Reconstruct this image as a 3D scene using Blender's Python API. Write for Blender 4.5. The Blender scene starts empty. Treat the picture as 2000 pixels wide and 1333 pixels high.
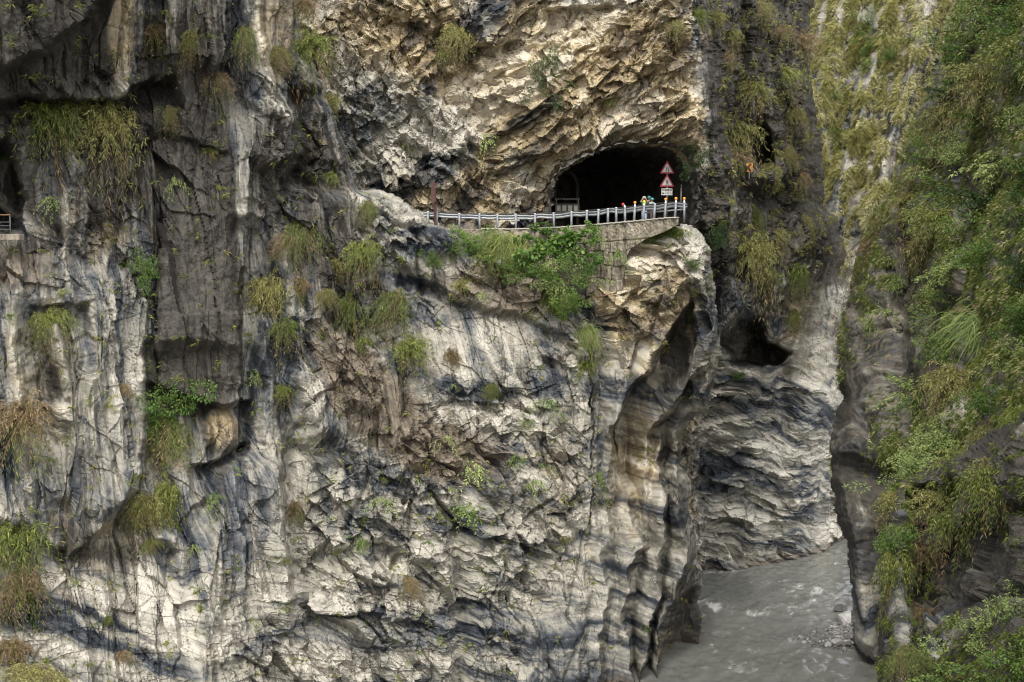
import bpy, bmesh, math, random
import numpy as np
from mathutils import Vector, Matrix

random.seed(7)
R = math.radians
sc = bpy.context.scene
COL = sc.collection

# ------------------------------------------------------------------ camera
CAM_Z = 28.0
FPX = 2400.0                       # focal length in photo pixels (photo 2000 x 1333)
PITCH = math.atan((666.5 - 470.0) / FPX)
cam_d = bpy.data.cameras.new('camera')
cam_d.sensor_width = 36.0
cam_d.lens = FPX / 2000.0 * 36.0
cam_d.clip_start = 0.5
cam_d.clip_end = 2000.0
cam = bpy.data.objects.new('camera', cam_d)
cam.location = (0, 0, CAM_Z)
cam.rotation_euler = (math.pi / 2 - PITCH, 0, 0)
COL.objects.link(cam)
sc.camera = cam

# ------------------------------------------------------------------ light
SUN_EL, SUN_AZ = R(50), R(-22)      # azimuth measured from behind the camera, negative = from the left
world = bpy.data.worlds.new('World')
sc.world = world
world.use_nodes = True
wn = world.node_tree
sky = wn.nodes.new('ShaderNodeTexSky')
sky.sky_type = 'NISHITA'
sky.sun_disc = False
sky.sun_elevation = SUN_EL
sky.sun_rotation = R(180) + SUN_AZ
sky.air_density = 1.0
sky.dust_density = 4.0
bg = wn.nodes['Background']
bg.inputs['Strength'].default_value = 0.15
hs = wn.nodes.new('ShaderNodeHueSaturation')
hs.inputs['Saturation'].default_value = 0.25     # veiled, nearly white sky above the gorge
wn.links.new(sky.outputs[0], hs.inputs['Color'])
wn.links.new(hs.outputs[0], bg.inputs[0])
sun_d = bpy.data.lights.new('sun', 'SUN')
sun_d.energy = 1.6
sun_d.angle = R(10)
sun_d.color = (1.0, 0.95, 0.87)
sun = bpy.data.objects.new('sun', sun_d)
sdir = Vector((math.sin(SUN_AZ) * math.cos(SUN_EL), -math.cos(SUN_AZ) * math.cos(SUN_EL), math.sin(SUN_EL)))
sun.rotation_euler = sdir.to_track_quat('Z', 'Y').to_euler()
COL.objects.link(sun)
sc.view_settings.view_transform = 'Standard'
sc.view_settings.look = 'None'
sc.view_settings.exposure = 0.86
sc.view_settings.gamma = 1.0
sc.cycles.use_denoising = True
sc.cycles.adaptive_threshold = 0.005
sc.cycles.filter_width = 1.2
sc.cycles.max_bounces = 5
sc.cycles.diffuse_bounces = 4
sc.cycles.transparent_max_bounces = 4

# ------------------------------------------------------------------ pixel rays (photo pixels -> world)
CP, SP = math.cos(PITCH), math.sin(PITCH)

def P(u, v, Y):
    x = (np.asarray(u, float) - 1000.0) / FPX
    y = -(np.asarray(v, float) - 666.5) / FPX
    dy = y * SP + CP
    dz = y * CP - SP
    t = Y / dy
    return np.stack([x * t, dy * t, CAM_Z + dz * t], -1)

def pv(u, v, Y):
    return Vector(P(u, v, Y).tolist())

def at_z(u, v, z):
    """where the ray through a photo pixel meets height z"""
    x = (u - 1000.0) / FPX
    y = -(v - 666.5) / FPX
    dy = y * SP + CP
    dz = y * CP - SP
    t = (z - CAM_Z) / dz
    return (x * t, dy * t, z)

# ------------------------------------------------------------------ noise (numpy)
def _hash(ix, iy, seed):
    h = (ix.astype(np.int64) * 374761393 + iy.astype(np.int64) * 668265263 + seed * 974634533) & 0xFFFFFFFF
    h = ((h ^ (h >> 13)) * 1274126177) & 0xFFFFFFFF
    h = ((h ^ (h >> 16)) * 2246822519) & 0xFFFFFFFF
    return h ^ (h >> 15)

_A = np.arange(64) * (2 * np.pi / 64)
_GX, _GY = np.cos(_A), np.sin(_A)

def perlin(x, y, seed=0):
    x0 = np.floor(x); y0 = np.floor(y)
    fx = x - x0; fy = y - y0
    ix = x0.astype(np.int64); iy = y0.astype(np.int64)
    ux = fx * fx * fx * (fx * (fx * 6 - 15) + 10)
    uy = fy * fy * fy * (fy * (fy * 6 - 15) + 10)
    def g(i, j):
        k = _hash(ix + i, iy + j, seed) & 63
        return _GX[k] * (fx - i) + _GY[k] * (fy - j)
    a = g(0, 0); b = g(1, 0); c = g(0, 1); d = g(1, 1)
    ab = a + ux * (b - a); cd = c + ux * (d - c)
    return (ab + uy * (cd - ab)) * 1.5

def fbm(x, y, seed=0, oct=4, gain=0.5):
    s = 0; a = 1.0
    for o in range(oct):
        s = s + a * perlin(x * 2 ** o + 17.3 * o, y * 2 ** o - 9.1 * o, seed + o)
        a *= gain
    return s

def ridged(x, y, seed=0, oct=4, gain=0.5):
    s = 0; a = 1.0
    for o in range(oct):
        s = s + a * (1 - 2 * np.abs(perlin(x * 2 ** o + 5.7 * o, y * 2 ** o + 3.1 * o, seed + o)))
        a *= gain
    return s

def cells(x, y, seed=0):
    """nearest jittered cell: offset to it, three hashes, F1, F2"""
    x0 = np.floor(x).astype(np.int64); y0 = np.floor(y).astype(np.int64)
    best = np.full(x.shape, 9e9); sec = np.full(x.shape, 9e9)
    bdx = np.zeros(x.shape); bdy = np.zeros(x.shape); bh = np.zeros(x.shape, np.int64)
    for i in (-1, 0, 1):
        for j in (-1, 0, 1):
            h = _hash(x0 + i, y0 + j, seed)
            dx = x - (x0 + i + (h & 1023) / 1023.0)
            dy = y - (y0 + j + ((h >> 10) & 1023) / 1023.0)
            d = dx * dx + dy * dy
            m = d < best
            sec = np.where(m, best, np.minimum(sec, d))
            bdx = np.where(m, dx, bdx); bdy = np.where(m, dy, bdy); bh = np.where(m, h, bh)
            best = np.where(m, d, best)
    h2 = _hash(bh & 65535, bh >> 16, seed + 91)
    return bdx, bdy, (h2 & 1023) / 1023.0, ((h2 >> 10) & 1023) / 1023.0, ((h2 >> 20) & 1023) / 1023.0, np.sqrt(best), np.sqrt(sec)

def facet(x, y, seed=0, slope=1.0, off=0.5):
    dx, dy, a, b, c, f1, f2 = cells(x, y, seed)
    return off * (a - 0.5) + slope * (dx * (b - 0.5) * 2 + dy * (c - 0.5) * 2)

def sstep(a, b, x):
    t = np.clip((x - a) / (b - a), 0, 1)
    return t * t * (3 - 2 * t)

def rot(x, y, deg):
    c, s = math.cos(R(deg)), math.sin(R(deg))
    return c * x + s * y, -s * x + c * y

def pl(t, pts, k=0):
    """polyline lookup: value against the other coordinate; pts = (key, value)"""
    ks = [p[0] for p in pts]; vs = [p[1] for p in pts]
    return np.interp(t, ks, vs)

def table(u, v, us, vs, T):
    T = np.asarray(T, float)
    us = np.asarray(us, float); vs = np.asarray(vs, float)
    fu = np.interp(u, us, np.arange(len(us))); fv = np.interp(v, vs, np.arange(len(vs)))
    iu = np.clip(fu.astype(int), 0, len(us) - 2); iv = np.clip(fv.astype(int), 0, len(vs) - 2)
    tu = fu - iu; tv = fv - iv
    tu = tu * 0.5 + 0.5 * tu * tu * (3 - 2 * tu); tv = tv * 0.5 + 0.5 * tv * tv * (3 - 2 * tv)
    return ((T[iv, iu] * (1 - tu) + T[iv, iu + 1] * tu) * (1 - tv) + (T[iv + 1, iu] * (1 - tu) + T[iv + 1, iu + 1] * tu) * tv)

def blobs(u, v, L):
    s = np.zeros(u.shape)
    for (cu, cv, ru, rv, a) in L:
        q = ((u - cu) / ru) ** 2 + ((v - cv) / rv) ** 2
        s += a * np.exp(-q * q)          # flat-topped
    return s

def edgeR(u, v, pts, amp, w, fade=40, back=1e9):
    """right side of a near-vertical edge (pts: (v, u)) drops away by amp over w px, recovering over 'back' px"""
    e = pl(v, pts); d = u - e
    g = sstep(pts[0][0] - fade, pts[0][0] + 1, v) * (1 - sstep(pts[-1][0] - 1, pts[-1][0] + fade, v))
    return amp * g * sstep(-w * 0.3, w, d) * np.exp(-np.maximum(d, 0) / back)

def ridge(u, v, pts, amp, w, fade=40):
    e = pl(v, pts); d = (u - e) / w
    g = sstep(pts[0][0] - fade, pts[0][0] + 1, v) * (1 - sstep(pts[-1][0] - 1, pts[-1][0] + fade, v))
    return amp * g * np.exp(-np.abs(d) ** 1.5)

def lip(u, v, pts, amp, w, back, fade=30):
    """rock above the line (pts: (u, v)) overhangs: below it the face steps back by amp, recovering over 'back' px"""
    e = pl(u, pts); d = v - e
    g = sstep(pts[0][0] - fade, pts[0][0] + 1, u) * (1 - sstep(pts[-1][0] - 1, pts[-1][0] + fade, u))
    return amp * g * sstep(-w * 0.3, w, d) * np.exp(-np.maximum(d, 0) / back)

def seg_dist(u, v, poly):
    best = np.full(u.shape, 1e12)
    n = len(poly)
    for i in range(n):
        ax, ay = poly[i]; bx, by = poly[(i + 1) % n]
        dx, dy = bx - ax, by - ay
        L = dx * dx + dy * dy + 1e-9
        t = np.clip(((u - ax) * dx + (v - ay) * dy) / L, 0, 1)
        best = np.minimum(best, (u - ax - t * dx) ** 2 + (v - ay - t * dy) ** 2)
    return np.sqrt(best)

def inside(u, v, poly):
    m = np.zeros(u.shape, bool)
    n = len(poly)
    for i in range(n):
        ax, ay = poly[i]; bx, by = poly[(i + 1) % n]
        if ay == by: continue
        c = ((ay > v) != (by > v)) & (u < (bx - ax) * (v - ay) / (by - ay) + ax)
        m ^= c
    return m

# ------------------------------------------------------------------ mesh helpers
def mesh_np(name, verts, faces, mat=None, attrs=None, smooth=True, parent=None):
    """faces: (n,k) int array"""
    me = bpy.data.meshes.new(name)
    verts = np.asarray(verts, np.float32); faces = np.asarray(faces, np.int32)
    n, k = faces.shape
    me.vertices.add(len(verts)); me.vertices.foreach_set('co', verts.ravel())
    me.loops.add(n * k); me.loops.foreach_set('vertex_index', faces.ravel())
    me.polygons.add(n)
    me.polygons.foreach_set('loop_start', np.arange(0, n * k, k, dtype=np.int32))
    me.polygons.foreach_set('use_smooth', np.full(n, smooth))
    for an, av in (attrs or {}).items():
        a = me.attributes.new(an, 'FLOAT', 'POINT')
        a.data.foreach_set('value', np.asarray(av, np.float32).ravel())
    me.update(calc_edges=True)
    me.validate()
    if mat: me.materials.append(mat)
    o = bpy.data.objects.new(name, me)
    COL.objects.link(o)
    if parent: o.parent = parent
    return o

def tag(o, label=None, cat=None, group=None, kind=None):
    if label: o['label'] = label
    if cat: o['category'] = cat
    if group: o['group'] = group
    if kind: o['kind'] = kind
    return o

def thing(name, label, cat, loc=(0, 0, 0), rotz=0.0, group=None):
    o = bpy.data.objects.new(name, None)
    o.empty_display_size = 0.2
    o.location = loc; o.rotation_euler = (0, 0, rotz)
    COL.objects.link(o)
    return tag(o, label, cat, group)

def bm_obj(name, bm, mat, parent=None, smooth=False):
    me = bpy.data.meshes.new(name)
    bm.normal_update(); bm.to_mesh(me); bm.free()
    if mat: me.materials.append(mat)
    if smooth: me.polygons.foreach_set('use_smooth', [True] * len(me.polygons))
    o = bpy.data.objects.new(name, me)
    COL.objects.link(o)
    if parent: o.parent = parent
    return o

def bx(bm, cx, cy, cz, sx, sy, sz, rz=0, bev=0.0):
    M = Matrix.Translation((cx, cy, cz)) @ Matrix.Rotation(rz, 4, 'Z') @ Matrix.Diagonal((sx, sy, sz, 1))
    r = bmesh.ops.create_cube(bm, size=1.0, matrix=M)
    if bev > 0:
        es = list({e for v in r['verts'] for e in v.link_edges})
        bmesh.ops.bevel(bm, geom=es, offset=bev, segments=1, affect='EDGES')

def tube(bm, a, b, r0, r1=None, seg=10):
    a = Vector(a); b = Vector(b); d = b - a
    M = Matrix.Translation((a + b) / 2) @ d.to_track_quat('Z', 'Y').to_matrix().to_4x4()
    bmesh.ops.create_cone(bm, cap_ends=True, segments=seg, radius1=r0, radius2=r0 if r1 is None else r1, depth=d.length, matrix=M)

def ball(bm, c, r, sx=1, sy=1, sz=1, seg=12):
    M = Matrix.Translation(c) @ Matrix.Diagonal((sx, sy, sz, 1))
    bmesh.ops.create_uvsphere(bm, u_segments=seg, v_segments=max(6, seg // 2 + 2), radius=r, matrix=M)
# ------------------------------------------------------------------ materials
class NT:
    def __init__(s, name):
        s.m = bpy.data.materials.new(name); s.m.use_nodes = True
        s.t = s.m.node_tree; s.b = s.t.nodes['Principled BSDF']
    def n(s, typ, **k):
        nd = s.t.nodes.new(typ)
        for a, b in k.items(): setattr(nd, a, b)
        return nd
    def put(s, sock, val):
        if isinstance(val, bpy.types.NodeSocket): s.t.links.new(val, sock)
        elif isinstance(val, (tuple, list)) and len(val) == 3 and sock.type == 'RGBA': sock.default_value = (*val, 1)
        else: sock.default_value = val
    def math(s, op, a, b=0.0, c=None, clamp=False):
        nd = s.n('ShaderNodeMath', operation=op, use_clamp=clamp)
        s.put(nd.inputs[0], a); s.put(nd.inputs[1], b)
        if c is not None: s.put(nd.inputs[2], c)
        return nd.outputs[0]
    def attr(s, name):
        return s.n('ShaderNodeAttribute', attribute_name=name).outputs['Fac']
    def vec(s, x, y, z):
        nd = s.n('ShaderNodeCombineXYZ')
        s.put(nd.inputs[0], x); s.put(nd.inputs[1], y); s.put(nd.inputs[2], z)
        return nd.outputs[0]
    def noise(s, vec, scale, detail=6.0, rough=0.55, dist=0.0):
        nd = s.n('ShaderNodeTexNoise')
        s.put(nd.inputs['Vector'], vec); s.put(nd.inputs['Scale'], scale)
        s.put(nd.inputs['Detail'], detail); s.put(nd.inputs['Roughness'], rough); s.put(nd.inputs['Distortion'], dist)
        return nd.outputs['Fac']
    def ramp(s, fac, stops):
        nd = s.n('ShaderNodeValToRGB')
        el = nd.color_ramp.elements
        while len(el) < len(stops): el.new(0.5)
        for e, (p, c) in zip(el, stops):
            e.position = p; e.color = (*c, 1) if len(c) == 3 else c
        s.put(nd.inputs[0], fac)
        return nd.outputs[0]
    def mix(s, fac, a, b, mode='MIX'):
        nd = s.n('ShaderNodeMix', data_type='RGBA', blend_type=mode)
        s.put(nd.inputs[0], fac); s.put(nd.inputs[6], a); s.put(nd.inputs[7], b)
        return nd.outputs[2]
    def step(s, x, a, b):
        nd = s.n('ShaderNodeMapRange', interpolation_type='SMOOTHSTEP')
        s.put(nd.inputs[0], x); s.put(nd.inputs[1], a); s.put(nd.inputs[2], b)
        return nd.outputs[0]
    def pos(s):
        return s.n('ShaderNodeNewGeometry').outputs['Position']
    def bump(s, h, strength, dist):
        nd = s.n('ShaderNodeBump')
        s.put(nd.inputs['Strength'], strength); s.put(nd.inputs['Distance'], dist); s.put(nd.inputs['Height'], h)
        s.t.links.new(nd.outputs[0], s.b.inputs['Normal'])

def plain(name, col, rough=0.6, metal=0.0, var=0.15, scale=6.0, spec=0.5):
    t = NT(name)
    n = t.noise(t.n('ShaderNodeTexCoord').outputs['Object'], scale, 5, 0.6)
    c = t.ramp(n, [(0.3, tuple(x * (1 - var) for x in col)), (0.7, tuple(min(1, x * (1 + var)) for x in col))])
    t.put(t.b.inputs['Base Color'], c)
    t.b.inputs['Roughness'].default_value = rough
    t.b.inputs['Metallic'].default_value = metal
    t.b.inputs['Specular IOR Level'].default_value = spec
    return t.m

def rock_material():
    """banded marble: attributes strata / streak are warped coordinates in metres, the rest are 0..1 amounts"""
    t = NT('marble_cliff_rock')
    pos = t.pos()
    st = t.attr('strata'); sk = t.attr('streak'); up = t.attr('alt')
    tan = t.attr('tan'); dark = t.attr('dark'); pale = t.attr('pale'); vert = t.attr('vert'); soil = t.attr('soil'); moss = t.attr('moss')
    # bedding bands and water-worn vertical bands
    nb = t.noise(t.vec(t.math('MULTIPLY', sk, 0.10), t.math('MULTIPLY', st, 1.0), 0.0), 0.62, 7, 0.66)
    nv = t.noise(t.vec(t.math('MULTIPLY', sk, 1.0), t.math('MULTIPLY', up, 0.06), 3.7), 1.1, 7, 0.66)
    band = t.n('ShaderNodeMix', data_type='FLOAT'); t.put(band.inputs[0], vert); t.put(band.inputs[2], nb); t.put(band.inputs[3], nv)
    nb2 = t.noise(t.vec(t.math('MULTIPLY', sk, 0.035), t.math('MULTIPLY', st, 1.0), 5.0), 0.22, 4, 0.6)
    blotch = t.noise(pos, 0.35, 8, 0.62)
    fine = t.noise(pos, 2.6, 9, 0.66)
    bandy = t.attr('bandy'); calm = t.math('SUBTRACT', 1.0, t.math('MULTIPLY', bandy, 0.65))
    nb3 = t.noise(t.vec(t.math('MULTIPLY', sk, 0.06), t.math('MULTIPLY', st, 1.0), 2.2), 1.5, 5, 0.62)
    f = t.math('ADD', t.math('MULTIPLY', t.math('SUBTRACT', band.outputs[0], 0.5), 2.2), 0.5)
    f = t.math('ADD', f, t.math('MULTIPLY', t.math('MULTIPLY', t.math('SUBTRACT', nb2, 0.5), 2.2), t.math('SUBTRACT', 1.0, vert)))
    f = t.math('ADD', f, t.math('MULTIPLY', t.math('MULTIPLY', t.math('SUBTRACT', nb3, 0.5), 2.2), bandy))
    loose = t.math('MULTIPLY', t.math('SUBTRACT', blotch, 0.5), 0.8)
    loose = t.math('ADD', loose, t.math('MULTIPLY', t.attr('patch'), 0.34))
    loose = t.math('ADD', loose, t.math('MULTIPLY', t.math('SUBTRACT', fine, 0.5), 0.5))
    f = t.math('ADD', f, t.math('MULTIPLY', loose, calm))
    f = t.math('ADD', f, t.math('MULTIPLY', t.math('SUBTRACT', pale, 0.5), 0.5))
    grey = t.ramp(f, [(0.16, (0.030, 0.036, 0.045)), (0.30, (0.082, 0.090, 0.100)), (0.43, (0.185, 0.183, 0.168)),
                      (0.58, (0.300, 0.284, 0.240)), (0.86, (0.47, 0.445, 0.385))])
    warm = t.ramp(f, [(0.12, (0.09, 0.08, 0.065)), (0.30, (0.20, 0.16, 0.11)), (0.47, (0.31, 0.245, 0.142)),
                      (0.64, (0.44, 0.365, 0.23)), (0.86, (0.56, 0.50, 0.39))])
    n2 = t.noise(pos, 0.55, 6, 0.65)
    tf = t.step(t.math('ADD', t.math('MULTIPLY', tan, 1.1), t.math('MULTIPLY', t.math('SUBTRACT', n2, 0.5), 1.3)), 0.25, 0.8)
    c = t.mix(tf, grey, warm)
    # rust touches
    n3 = t.noise(pos, 0.9, 5, 0.7)
    rust = t.math('MULTIPLY', t.step(n3, 0.60, 0.74), t.math('ADD', t.math('MULTIPLY', tan, 0.55), 0.10))
    c = t.mix(rust, c, (0.42, 0.25, 0.09))
    # soil / dust
    ns = t.noise(pos, 1.6, 8, 0.7)
    sf = t.step(t.math('ADD', soil, t.math('MULTIPLY', t.math('SUBTRACT', ns, 0.5), 1.1)), 0.35, 0.75)
    c = t.mix(sf, c, t.ramp(ns, [(0.3, (0.10, 0.082, 0.062)), (0.7, (0.26, 0.22, 0.165))]))
    # black lichen in streaks, plus shade painted into hollows and undercuts
    nk = t.noise(t.vec(t.math('MULTIPLY', sk, 1.0), t.math('MULTIPLY', up, 0.08), 8.1), 1.5, 8, 0.7)
    kf = t.math('ADD', dark, t.math('MULTIPLY', t.math('SUBTRACT', nk, 0.5), 1.7))
    kf = t.math('ADD', kf, t.math('MULTIPLY', t.math('SUBTRACT', fine, 0.5), 0.6))
    kf = t.step(kf, 0.36, 0.74)
    c = t.mix(t.math('MULTIPLY', kf, 0.9), c, t.ramp(fine, [(0.3, (0.020, 0.018, 0.015)), (0.7, (0.075, 0.065, 0.053))]))
    # joints and cracks
    wv = t.noise(pos, 0.8, 4, 0.6)
    for sc_, wd, th in ((0.42, 0.022, 0.52), (1.3, 0.024, 0.58)):
        vo = t.n('ShaderNodeTexVoronoi', feature='DISTANCE_TO_EDGE')
        t.put(vo.inputs['Scale'], sc_)
        t.put(vo.inputs['Vector'], t.vec(t.math('ADD', sk, t.math('MULTIPLY', wv, 1.2)), t.math('ADD', t.math('MULTIPLY', st, 0.45), wv), 0.0))
        ck = t.math('SUBTRACT', 1.0, t.step(vo.outputs['Distance'], 0.0, wd))
        ck = t.math('MULTIPLY', ck, t.step(t.noise(pos, 0.5 * sc_ + 0.2, 3, 0.5), th - 0.06, th + 0.06))
        c = t.mix(t.math('MULTIPLY', ck, 0.8), c, (0.035, 0.032, 0.028))
    # wet line at the river
    wet = t.math('SUBTRACT', 1.0, t.step(t.math('ADD', up, t.math('MULTIPLY', ns, 0.7)), 0.45, 1.1))
    c = t.mix(t.math('MULTIPLY', wet, 0.75), c, (0.07, 0.05, 0.035))
    # moss
    mf = t.step(t.math('ADD', moss, t.math('MULTIPLY', t.math('SUBTRACT', ns, 0.5), 1.2)), 0.45, 0.8)
    c = t.mix(mf, c, t.ramp(fine, [(0.3, (0.07, 0.07, 0.022)), (0.7, (0.24, 0.22, 0.08))]))
    t.put(t.b.inputs['Base Color'], c)
    t.put(t.b.inputs['Roughness'], t.ramp(fine, [(0.3, (0.55,) * 3), (0.7, (0.85,) * 3)]))
    t.b.inputs['Specular IOR Level'].default_value = 0.3
    fb = t.noise(pos, 5.0, 8, 0.7)
    t.bump(t.math('ADD', fb, t.math('MULTIPLY', band.outputs[0], 0.8)), 0.8, 0.12)
    return t.m
M_ROCK = rock_material()
# ------------------------------------------------------------------ cliffs
LAYERS = {}

def blur(A, r):
    for _ in range(2):
        for ax in (0, 1):
            n = A.shape[ax]
            pad = [(0, 0), (0, 0)]; pad[ax] = (r + 1, r)
            c = np.cumsum(np.pad(A, pad, mode='edge'), axis=ax)
            A = (np.take(c, range(2 * r + 1, n + 2 * r + 1), axis=ax) - np.take(c, range(0, n), axis=ax)) / (2 * r + 1)
    return A

def grid_layer(name, poly, Yfun, dispfun, attrfun, step=2.0, roll=(5.0, 9.0), wob=5.0, hole=None, holeroll=None, seed=0):
    us = [p[0] for p in poly]; vs = [p[1] for p in poly]
    gu = np.arange(min(us) - 8, max(us) + 8, step); gv = np.arange(min(vs) - 8, max(vs) + 8, step)
    u, v = np.meshgrid(gu, gv)
    wu = u + wob * fbm(u / 34, v / 34, seed + 5, 4, 0.6); wv = v + wob * fbm(u / 34 + 50, v / 34, seed + 6, 4, 0.6)
    m = inside(wu, wv, poly)
    sd = seg_dist(wu, wv, poly)
    Y = Yfun(u + 9 * fbm(u / 70, v / 70, seed + 1, 4, 0.55), v + 9 * fbm(u / 70 + 30, v / 70, seed + 2, 4, 0.55))
    R0 = roll[0](u, v) if callable(roll[0]) else roll[0]
    Y = Y + R0 * np.exp(-sd / roll[1])
    if hole is not None:
        hu = u + 3 * fbm(u / 22, v / 22, seed + 15, 3); hv = v + 3 * fbm(u / 22 + 9, v / 22, seed + 16, 3)
        hm = inside(hu, hv, hole); hd = seg_dist(hu, hv, hole)
        m &= ~hm
        Y = Y + np.where(hm, holeroll[0], holeroll[0] * np.exp(-hd / holeroll[1]))
    Q = P(u, v, Y)
    # macro coordinates in metres
    a = Q[..., 0] + 0.6 * (Q[..., 1] - 80.0); b = Q[..., 2]
    Qs = P(u, v, blur(np.where(m, Y, Y - R0 * np.exp(-sd / roll[1])), int(22 / step)))
    du = np.gradient(Qs, axis=1); dv = np.gradient(Qs, axis=0)
    nrm = np.cross(du, dv)
    nrm /= np.linalg.norm(nrm, axis=-1, keepdims=True) + 1e-9
    nrm = np.where(nrm[..., 1:2] > 0, -nrm, nrm)
    view = np.array([0, 0, CAM_Z]) - Q; view /= np.linalg.norm(view, axis=-1, keepdims=True)
    nrm = nrm + 0.8 * view; nrm /= np.linalg.norm(nrm, axis=-1, keepdims=True)
    gy, gx = np.gradient(blur(Y, 1), step)
    steep = blur(np.hypot(gx, gy), max(2, int(6 / step))) * FPX / 80.0
    d = dispfun(u, v, a, b) / (1 + (steep / 2.2) ** 2) * (1 - 0.75 * np.exp(-sd / 9.0))
    Q = Q + nrm * d[..., None]
    at = attrfun(u, v, a, b, d)
    if 'patch' not in at:
        qa_, qb_ = rot(a + 0.3 * fbm(a * 0.5, b * 0.5, seed + 31, 2), b + 0.3 * fbm(a * 0.5, b * 0.5, seed + 32, 2), 60)
        at['patch'] = tone([(qa_ * 0.5, qb_ * 0.9, seed + 33, 0.7), (qa_ * 1.3, qb_ * 2.0, seed + 34, 0.6)])
    idx = -np.ones(u.shape, np.int64)
    f = m[:-1, :-1] & m[1:, :-1] & m[:-1, 1:] & m[1:, 1:]
    used = np.zeros(u.shape, bool)
    used[:-1, :-1] |= f; used[1:, :-1] |= f; used[:-1, 1:] |= f; used[1:, 1:] |= f
    idx[used] = np.arange(used.sum())
    A = idx[:-1, :-1][f]; B = idx[:-1, 1:][f]; C = idx[1:, 1:][f]; D = idx[1:, :-1][f]
    o = mesh_np(name, Q[used], np.stack([A, D, C, B], 1), M_ROCK, {k: np.broadcast_to(x, u.shape)[used] for k, x in at.items()}, smooth=name == 'right_cliff')
    tag(o, kind='structure')
    LAYERS[name] = (gu, gv, Q, used, nrm)
    return o

def surf(name, u, v):
    gu, gv, Q, used, nrm = LAYERS[name]
    j = int(np.clip(round((u - gu[0]) / (gu[1] - gu[0])), 0, len(gu) - 1))
    i = int(np.clip(round((v - gv[0]) / (gv[1] - gv[0])), 0, len(gv) - 1))
    return Vector(Q[i, j].tolist()), Vector(nrm[i, j].tolist())

# ---------- near left cliff and the buttress under the road
POLY_NEAR = [(-300, -190), (590, -190), (586, -10), (588, 60), (606, 110), (640, 180), (662, 250), (688, 325), (703, 368), (752, 372), (800, 396),
             (838, 424), (868, 444), (905, 462), (1000, 500), (1120, 542), (1176, 550), (1194, 545), (1200, 528), (1206, 505), (1203, 486), (1222, 468), (1240, 452), (1290, 444), (1345, 432), (1362, 450),
             (1384, 480), (1393, 527), (1400, 590), (1409, 650), (1411, 690), (1406, 712), (1395, 740), (1392, 775), (1380, 800),
             (1345, 828), (1334, 850), (1332, 905), (1350, 935), (1347, 980), (1358, 1048), (1366, 1097), (1376, 1146), (1368, 1180),
             (1372, 1247), (1383, 1300), (1384, 1350), (1300, 1520), (-300, 1520)]
FLUTES = [  # ridge lines of the water-worn ribs, (v, u), left to right
    [(560, 1150), (900, 1160), (1014, 1158), (1060, 1140), (1120, 1138), (1333, 1132)],
    [(700, 1162), (900, 1166), (1023, 1160), (1069, 1168), (1127, 1177), (1192, 1179), (1273, 1168), (1400, 1165)],
    [(760, 1205), (900, 1207), (945, 1207), (984, 1223), (1023, 1239), (1072, 1255), (1088, 1242), (1134, 1226), (1176, 1213), (1212, 1210), (1250, 1220), (1332, 1239)],
    [(780, 1290), (840, 1284), (900, 1281), (960, 1290), (1023, 1297), (1056, 1294), (1095, 1278), (1134, 1280), (1160, 1284), (1199, 1275), (1225, 1268), (1273, 1265), (1325, 1250)],
    [(780, 1352), (862, 1330), (919, 1322), (978, 1318), (1050, 1330), (1088, 1334), (1111, 1333), (1140, 1320), (1176, 1307), (1225, 1289), (1333, 1289)],
    [(560, 1450), (800, 1450), (1000, 1420), (1106, 1400), (1333, 1440)]]

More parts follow.
